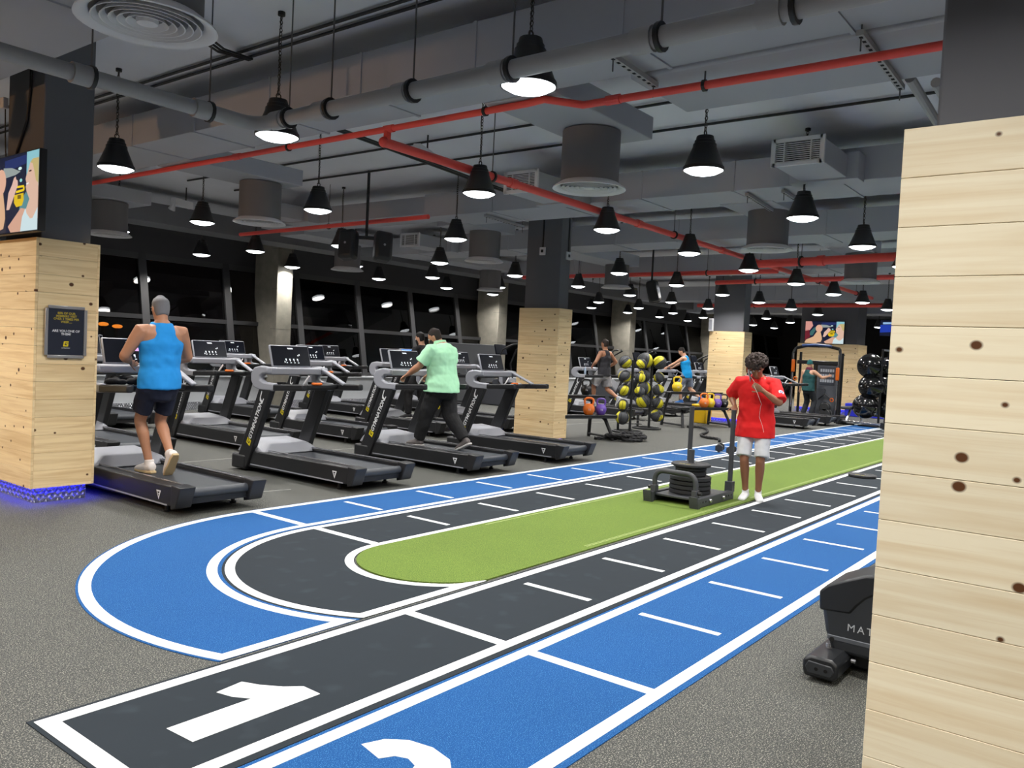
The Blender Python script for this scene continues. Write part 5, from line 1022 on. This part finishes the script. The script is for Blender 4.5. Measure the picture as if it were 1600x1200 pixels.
# ================================================================ screens and framed sign
def screen(lab, o, u, wd, ht, kind):
    """wall screen at o, u along its width, facing u x z"""
    u = Vector(u).normalized(); v = Vector((0, 0, 1)); n = u.cross(v); t = thing('wall_screen', lab, 'screen', o)
    def P(a, b_, d): return u*a+v*b_+n*d
    Rm = Matrix((u, n*-1, v)).transposed()
    MB().box(P(0, 0, 0), (wd, .06, ht), Rm).obj('bezel', mat('bezel', (16, 16, 18), .3), t, bev=.004)
    MB().box(P(0, 0, -.06), (.3, .08, .25), Rm).obj('wall_bracket', DARKM, t)
    W_, H_ = wd-.02, ht-.02
    def poly(name, pts, rgb, layer, es=.95):
        m_ = mat('screen_%d_%d_%d' % rgb, (10, 10, 10), .4, emit=rgb, es=es)
        return MB().add([P((x-.5)*W_, (y-.5)*H_, .031+layer*.0004) for x, y in pts], [tuple(range(len(pts)))]).obj(name, m_, pic_, smooth=None)
    bgm = mat('screen_bg', (10, 10, 10), .4, emit=(16, 24, 52), es=.9)
    pic_ = MB().add([P(a*W_/2, b_*H_/2, .0305) for a, b_ in ((-1, -1), (1, -1), (1, 1), (-1, 1))], [(0, 1, 2, 3)]).obj('picture', bgm, t, smooth=None)
    def ell(cx, cy, rx, ry, n_=20): return [(cx+rx*math.cos(2*PI*k/n_), cy+ry*math.sin(2*PI*k/n_)) for k in range(n_)]
    if kind == 'gym':
        # right: smiling blonde woman in profile; centre: raised hands and yellow kettlebell; left: second person
        poly('picture_patch', [(.80, .55), (1, .55), (1, 1), (.80, 1)], (140, 196, 206), 1)
        poly('picture_patch', [(.42, .80), (.80, .86), (.80, .97), (.42, .95)], (30, 46, 100), 1); poly('picture_patch', [(.40, .72), (.62, .74), (.70, .77), (.55, .84), (.40, .86)], (150, 160, 158), 2)
        poly('picture_patch', ell(.69, .81, .03, .02), (214, 240, 236), 3); poly('picture_patch', ell(.71, .655, .022, .022), (150, 220, 216), 3)
        poly('picture_patch', [(.66, .18), (.80, .2), (.86, .42), (.80, .50), (.72, .40)], (88, 140, 146), 2)
        poly('picture_patch', [(.63, .59), (.76, .59), (.775, .56), (.775, .53), (.76, .51), (.63, .50), (.63, .53), (.75, .54), (.75, .56), (.63, .565)], (240, 206, 10), 4)
        poly('picture_patch', [(.60, .48), (.76, .49), (.765, .40), (.74, .33), (.64, .32), (.60, .38)], (226, 190, 16), 4)
        poly('picture_patch', [(.66, .47), (.72, .47), (.72, .42), (.66, .42)], (120, 96, 10), 5)
        poly('picture_patch', [(.52, .30), (.58, .42), (.66, .60), (.655, .66), (.63, .68), (.62, .72), (.59, .70), (.56, .62), (.50, .52), (.47, .30)], (226, 186, 170), 6)
        poly('picture_patch', [(.86, .86), (.90, .90), (1, .90), (1, .56), (.95, .60), (.92, .72), (.86, .80)], (196, 178, 118), 3)
        poly('picture_patch', [(.84, .80), (.86, .86), (.90, .84), (.93, .74), (.96, .62), (1, .58), (1, .14), (.80, .12), (.80, .26), (.86, .40), (.81, .50), (.795, .56), (.81, .60), (.788, .655), (.80, .70), (.82, .74)], (222, 184, 162), 4)
        poly('picture_patch', [(.84, .755), (.88, .765), (.89, .745), (.85, .74)], (70, 48, 42), 6); poly('picture_patch', [(.80, .60), (.845, .61), (.84, .59), (.81, .582)], (246, 238, 234), 6)
        poly('picture_patch', [(.55, .0), (.50, .08), (.64, .22), (.72, .30), (.80, .28), (.76, .0)], (214, 166, 142), 3)
        poly('picture_patch', [(.72, .0), (.745, .18), (.80, .29), (.82, .22), (.88, .15), (.92, .15), (1, .28), (1, .0)], (206, 226, 230), 6)
        poly('picture_patch', [(0, .55), (0, 1), (.16, 1), (.20, .8), (.12, .6)], (214, 150, 140), 2); poly('picture_patch', [(0, .1), (0, .6), (.10, .62), (.14, .3)], (110, 30, 44), 2)
        poly('picture_patch', [(.10, .34), (.14, .55), (.22, .70), (.30, .78), (.26, .55), (.20, .36)], (60, 104, 104), 1)
        poly('picture_patch', ell(.36, .68, .09, .17), (226, 176, 150), 4); poly('picture_patch', [(.0, .05), (.04, .16), (.22, .30), (.30, .52), (.40, .54), (.44, .30), (.46, .02), (.3, 0), (0, 0)], (222, 178, 140), 3)
        poly('picture_patch', [(.30, 0), (.34, .04), (.42, .06), (.47, .28), (.47, 0)], (50, 46, 56), 5)
    else:
        poly('picture_patch', [(0, .2), (1, .3), (1, .75), (0, .7)], (30, 60, 170), 1); poly('picture_patch', [(.5, .55), (1, .6), (1, .75), (.55, .72)], (200, 210, 60), 2); poly('picture_patch', [(.1, .75), (.9, .8), (.9, .9), (.1, .88)], (150, 190, 235), 2)
        poly('picture_patch', ell(.6, .15, .08, .06), (150, 150, 230), 2)
    return t
screen('wall screen with a smiling woman on the left wooden pillar, cut by the photo edge', (3.03, 8.02, 2.715), (0, -1, 0), 1.22, .69, 'gym')
screen('bright wall screen high on the back pillar above the cable machine', (28.45, 8.70, 2.72), (0, -1, 0), 1.30, .76, 'gym')
screen('blue glowing wall screen at the back beside the large right pillar', (33.5, 7.70, 3.15), (0, -1, 0), .95, .60, 'blue')
t = thing('framed_sign', 'framed dark poster in a silver snap frame on the left wooden pillar', 'sign', (3.36, 7.672, 1.53))
SFM = mat('snap_frame', (176, 174, 176), .3, metal=.6)
wd, ht = .335, .44
MB().b2((-wd/2+.015, -.008, -ht/2+.015), (wd/2-.015, 0, ht/2-.015)).obj('poster', mat('poster_navy', (36, 40, 54), .35), t)
for a in (-1, 1):
    MB().b2((a*wd/2-.014, -.016, -ht/2+.012), (a*wd/2+.014, 0.0, ht/2-.012)).obj('frame_side', SFM, t, bev=.005); MB().b2((-wd/2+.01, -.016, a*ht/2-.014), (wd/2-.01, 0, a*ht/2+.014)).obj('frame_rail', SFM, t, bev=.005)
YP = mat('print_yellow', (176, 156, 36), .5)
text_obj('lettering', '80% OF OUR\nMEMBERS VISIT\nOVER 3 TIMES PER\nWEEK....', .027, YP, t, (0, -.0085, .128), (1, 0, 0), (0, 0, 1), bold=.0007)
text_obj('lettering', 'ARE YOU ONE OF\nTHEM?', .029, TXT, t, (0, -.0085, -.005), (1, 0, 0), (0, 0, 1), bold=.0007)
gmark(t, (0, -.0085, -.105), (1, 0, 0), (0, 0, 1), .046, YEL); text_obj('lettering', 'GYMNATION', .012, TXT, t, (0, -.0085, -.143), (1, 0, 0), (0, 0, 1))
t = thing('fire_notice', 'small red framed notice on the shaded side of the pillar behind the red shirt', 'sign', (20.36, 8.092, 1.52))
MB().b2((-.1, -.012, -.2), (.1, 0, .2)).obj('frame', mat('notice_red', (150, 60, 34), .5), t, bev=.004); MB().b2((-.075, -.015, -.17), (.075, -.01, .17)).obj('notice_panel', mat('notice_panel', (180, 110, 64), .5), t)
for k in range(4): MB().b2((-.05, -.0165, -.13+.08*k), (.05, -.014, -.10+.08*k)).obj('pictogram', mat('notice_mark', (120, 40, 30), .5), t)
for (x, y, z, n_, lab, px_) in ((11.775, 8.55, 3.35, (-1, 0), 'small white junction box on the middle pillar front', 0), (12.0, 8.155, 3.28, (0, -1), 'small white wireless box on the right side of the middle pillar', 0)):
    t = thing('junction_box', lab, 'junction box', (x, y, z)); MB().box((0, 0, 0), (.04 if n_[0] else .14, .04 if n_[1] else .12, .14)).obj('box_body', VENTM, t, bev=.008)
    MB().tube([(n_[0]*.0, 0, .06), (0, 0, .5), (.0+n_[0]*-.0, .02, CZ-z)], .016, 8).obj('cable', DARKM, t, smooth=60)
    MB().box((n_[0]*.022, n_[1]*.022, .0), (.006 if n_[0] else .05, .006 if n_[1] else .05, .05)).obj('front_mark', DARKM, t)
t = thing('white_speaker_panel', 'small white box fixed at the edge of the third wooden pillar', 'box', (19.95, 8.98, 2.50)); MB().box((0, 0, 0), (.08, .12, .34)).obj('box_body', VENTM, t, bev=.015); MB().b2((-.045, -.04, -.13), (-.04, .04, .13)).obj('box_grille', SILV, t)
t = thing('power_box', 'small white switch box with a dark cable on the left pillar above the screen', 'junction box', (3.10, 8.52, 3.62)); MB().box((0.03, 0, 0), (.05, .07, .1)).obj('box_body', VENTM, t, bev=.008); MB().tube([(.04, 0, -.05), (.045, .0, -.3), (.05, -.02, -.55)], .006, 6).obj('cable', DARKM, t)
t = thing('power_cable', 'black cable running down the left pillar to the screen', 'cable'); MB().tube([(3.14, 7.98, 4.15), (3.145, 7.99, 3.7), (3.145, 8.05, 3.4), (3.145, 8.25, 3.15), (3.145, 8.35, 3.0)], .012, 8).obj('cable_body', DARKM, t, smooth=60)

# ================================================================ cable machine, balls, benches and cardio at the back
CB = mat('machine_black', (24, 25, 28), .4)
t = thing('cable_machine', 'tall black cable machine with orange handles and a grey instruction panel at the back', 'exercise machine', (26.0, 8.15, 0))
for s in (-1, 1):
    y = s*.72
    MB().tube([(.0, y, 0), (.0, y, 1.95), (.06, y*.94, 2.1), (.16, y*.8, 2.14)], .045, 12).obj('upright', CB, t, smooth=60)
    MB().tube([(.5, y*.9, 0), (.5, y*.9, 2.0)], .04, 10).obj('rear_upright', CB, t)
    MB().cyl((-.06, y*.96, .25), (-.06, y*.96, 1.95), .018, 10).obj('guide_rod', STEEL, t)
    MB().box((-.07, y*.95, 1.35 if s < 0 else 1.55), (.10, .10, .40)).obj('orange_grip', ORG, t, bev=.03)
    MB().lathe([(.05+.014*math.cos(a), .014*math.sin(a)) for a in [2*PI*k/6 for k in range(6)]], (-.12, y*.8, 1.15 if s > 0 else .55), 16, Matrix.Rotation(PI/2, 3, 'Y'), close=True).obj('pulley_ring', ORG, t, smooth=60)
    MB().b2((-.1, y-.12, 0), (.6, y+.12, .07)).obj('foot', CB, t, bev=.01)
MB().tube([(.1, -.66, 2.12), (.04, -.3, 2.2), (.04, .3, 2.2), (.1, .66, 2.12)], .05, 12).obj('top_arch', CB, t, smooth=60)
MB().tube([(-.02, -.45, 2.2), (-.03, 0, 2.225), (-.02, .45, 2.2)], .035, 10).obj('pull_up_bar', mat('grip_blue', (60, 90, 150), .5), t, smooth=60)
MB().b2((.10, -.62, 0.05), (.30, -.02, 1.66)).obj('weight_housing', mat('machine_grey', (92, 96, 104), .5), t, bev=.02)
MB().b2((.06, -.66, 1.62), (.34, .62, 1.74)).obj('cross_beam', CB, t, bev=.02); MB().b2((.08, .02, .05), (.32, .10, 1.66)).obj('inner_post', CB, t, bev=.01)
pn = MB().b2((.085, -.56, 1.0), (.10, -.10, 1.56)).obj('instruction_panel', mat('panel_grey', (70, 74, 84), .4), t)
for r_ in range(3):
    for c_ in range(6): MB().b2((.082, -.54+c_*.072, 1.08+r_*.16), (.086, -.485+c_*.072, 1.17+r_*.16)).obj('pictogram', mat('panel_mark', (180, 186, 196), .5), pn, smooth=None)
MB().tube([(.06, -.52, .55), (.02, -.32, .72), (.06, -.12, .55)], .016, 8).tube([(.02, -.32, .72), (.02, -.32, .86)], .01, 6).obj('pull_bar', CB, t)
MB().lathe([(1e-4, -.2), (.13, -.15), (.16, 0), (.12, .15), (1e-4, .2)], (.0, -.35, .28), 14).obj('weight_stack_cover', CB, t, smooth=60)
# weight plate tree at its foot
t = thing('plate_tree', 'low rack of small weight plates at the right foot of the cable machine', 'rack', (25.2, 7.55, 0)); MB().cyl((0, 0, 0), (0, 0, .5), .03, 10).obj('post', CB, t); MB().b2((-.25, -.2, 0), (.25, .2, .05)).obj('base', CB, t, bev=.01)
for k, (z, r_) in enumerate(((.16, .15), (.36, .12))):
    for s in (-1, 1): MB().cyl((s*.06, -.02, z), (s*.16, -.02, z), r_, 20).obj('stored_plate', PLT, t, bev=.01)
BALLB = mat('ball_black', (14, 14, 16), .18, coat=.3)
t = thing('ball_stand', 'dark vertical stand holding black exercise balls by the right pillar', 'rack', (23.75, 5.75, 0))
for s in (-1, 1):
    MB().cyl((s*.35, -.15, 0), (s*.35, -.15, 2.1), .03, 10).obj('post', CB, t)
    for z in (.30, .84, 1.36): MB().tube([(s*.35, -.15, z), (s*.3, .1, z), (s*.22, .3, z)], .018, 8).obj('support_arm', CB, t)
MB().bar((-.35, -.15, 2.08), (.35, -.15, 2.08), .05, .05).obj('top_rail', SILV, t); MB().b2((-.45, -.3, 0), (.45, .35, .04)).obj('base', CB, t, bev=.01)
for x, y, z, r_, lab in ((23.5, 5.92, 1.64, .335, 'topmost black exercise ball on the stand by the right pillar'), (24.1, 5.62, 1.6, .30, 'black exercise ball at the back right of the top level of the stand'), (23.5, 5.86, 1.09, .33, 'left black exercise ball of the middle level on the stand'), (23.95, 5.62, 1.1, .31, 'right black exercise ball of the middle level, half behind the pillar'), (23.5, 5.98, .54, .335, 'lowest left black exercise ball on the stand'), (24.05, 5.6, .54, .31, 'lowest right black exercise ball on the stand, behind the bench')):
    t = thing('exercise_ball', lab, 'ball', (x, y, z), 0, 'black exercise balls on the stand'); b = MB()
    b.sphere((0, 0, 0), r_, 32, 24).obj('ball_skin', BALLB, t, smooth=80); g = MB()
    for k in range(5): g.lathe([(math.sqrt(max(0, r_*r_-h*h))+.0005+.0035*math.cos(a), h+.0035*math.sin(a)) for h in [(-.5+.25*k)*r_*1.3] for a in [2*PI*q/5 for q in range(5)]], n=32, close=True)
    g.obj('ridge', BALLB, t, smooth=60); MB().cyl((-r_*.99, 0, 0), (-r_-.004, 0, 0), .012, 10).obj('valve_plug', mat('plug_white', (200, 200, 204), .5), t)
t = thing('exercise_bench', 'low dark exercise bench in front of the black balls', 'bench', (23.9, 6.35, 0), -.2); MB().b2((-.55, -.15, .42), (.55, .15, .50)).obj('seat_pad', mat('pad_grey', (60, 62, 66), .6), t, bev=.03); MB().bar((-.5, 0, .0), (-.25, 0, .42), .05, .05).bar((.5, 0, 0), (.25, 0, .42), .05, .05).obj('leg_frame', STEEL, t); MB().b2((-.55, -.25, 0), (-.47, .25, .05)).b2((.47, -.25, 0), (.55, .25, .05)).obj('foot_bar', CB, t)
t = thing('floor_bar', 'long silver bar with black ends lying on the floor in front of the exercise balls', 'bar', (23.2, 5.95, 0), PI/2-.28); MB().b2((-.62, -.06, .08), (.62, .06, .13)).obj('bar_body', STEEL, t, bev=.01)
for s in (-1, 1): MB().b2((s*.62-.05, -.12, 0), (s*.62+.05, .12, .16)).obj('end_foot', CB, t, bev=.01)
t = thing('blue_mat_stack', 'blue soft block on the floor below the back pillar', 'mat', (27.6, 7.35, 0)); bm2 = mat('mat_blue', (40, 50, 210), .6)
MB().prism([(-.6, 0), (.6, 0), (.4, .42), (-.6, .42)], (0, -.3, 0), (0, -1, 0), (0, 0, 1), (1, 0, 0), .5).obj('mat_body', bm2, t, bev=.02); MB().b2((-.01, -.29, .2), (.51, .29, .21)).obj('mat_fold', bm2, t)
t = thing('dumbbell_rack', 'dark shelf unit with weights behind the red shirt man', 'rack', (24.6, 9.5, 0), -.3)
for s in (-1, 1): MB().b2((s*.6-.03, -.25, 0), (s*.6+.03, .25, 1.1)).obj('side_frame', CB, t, bev=.01)
for z in (.35, .7, 1.05):
    MB().b2((-.6, -.25, z), (.6, .25, z+.04)).obj('shelf', CB, t)
    for k in range(4): MB().cyl((-.45+.3*k, -.2, z+.12), (-.45+.3*k, .15, z+.12), .075, 8).obj('stored_weight', PLT, t)
MB().sphere((-.3, 0, 1.42), .30, 20, 14).obj('stored_ball', BALLB, t, smooth=80)
# stair climbers and bikes by the far windows
def climber(x, y, rz, lab):
    t = thing('cross_trainer', lab, 'exercise machine', (x, y, 0), rz, 'cross trainers by the far windows')
    MB().prism([(-.6, 0), (.9, 0), (.9, .25), (.5, .75), (.1, .8), (-.5, .25)], (-.25, 0, 0), (0, 1, 0), (0, 0, 1), (1, 0, 0), .5).obj('body_shroud', mat('machine_mid', (62, 64, 70), .5), t, bev=.03)
    MB().tube([(0, .35, .7), (0, .55, 1.3), (0, .5, 1.55)], .05, 10).obj('mast', CB, t); MB().box((0, .48, 1.6), (.5, .05, .3), Matrix.Rotation(-.3, 3, 'X')).obj('console', SCRB, t, bev=.02)
    for s in (-1, 1):
        MB().tube([(s*.32, .2, .6), (s*.32, .35, 1.2), (s*.30, .15, 1.6), (s*.26, -.15, 1.75), (s*.1, -.2, 1.78)], .025, 10).obj('handle_arm', CB, t, smooth=60)
        MB().b2((s*.2-.09, -.55, .28+.08*s), (s*.2+.09, -.05, .33+.08*s)).obj('foot_pedal', CB, t, bev=.015)
climber(23.6, 14.0, .0, 'dark cross trainer by the far windows above the medicine balls, left one'); climber(26.0, 14.0, .0, 'dark cross trainer by the far windows above the medicine balls, right one'); climber(29.2, 13.3, .0, 'dark cross trainer by the far windows left of the third wooden pillar')
climber(18.4, 14.2, .0, 'dark cross trainer behind the man in the black tank top')
t = thing('partition_panel', 'grey low partition panel behind the man in the black tank top', 'partition', (17.6, 15.2, 0)); MB().b2((-1.0, -.03, .1), (1.2, .03, 1.72)).obj('panel', mat('partition_grey', (84, 86, 90), .7), t, bev=.01); MB().b2((-1.0, -.05, 0), (1.2, .05, .1)).obj('base_rail', DARKM, t)
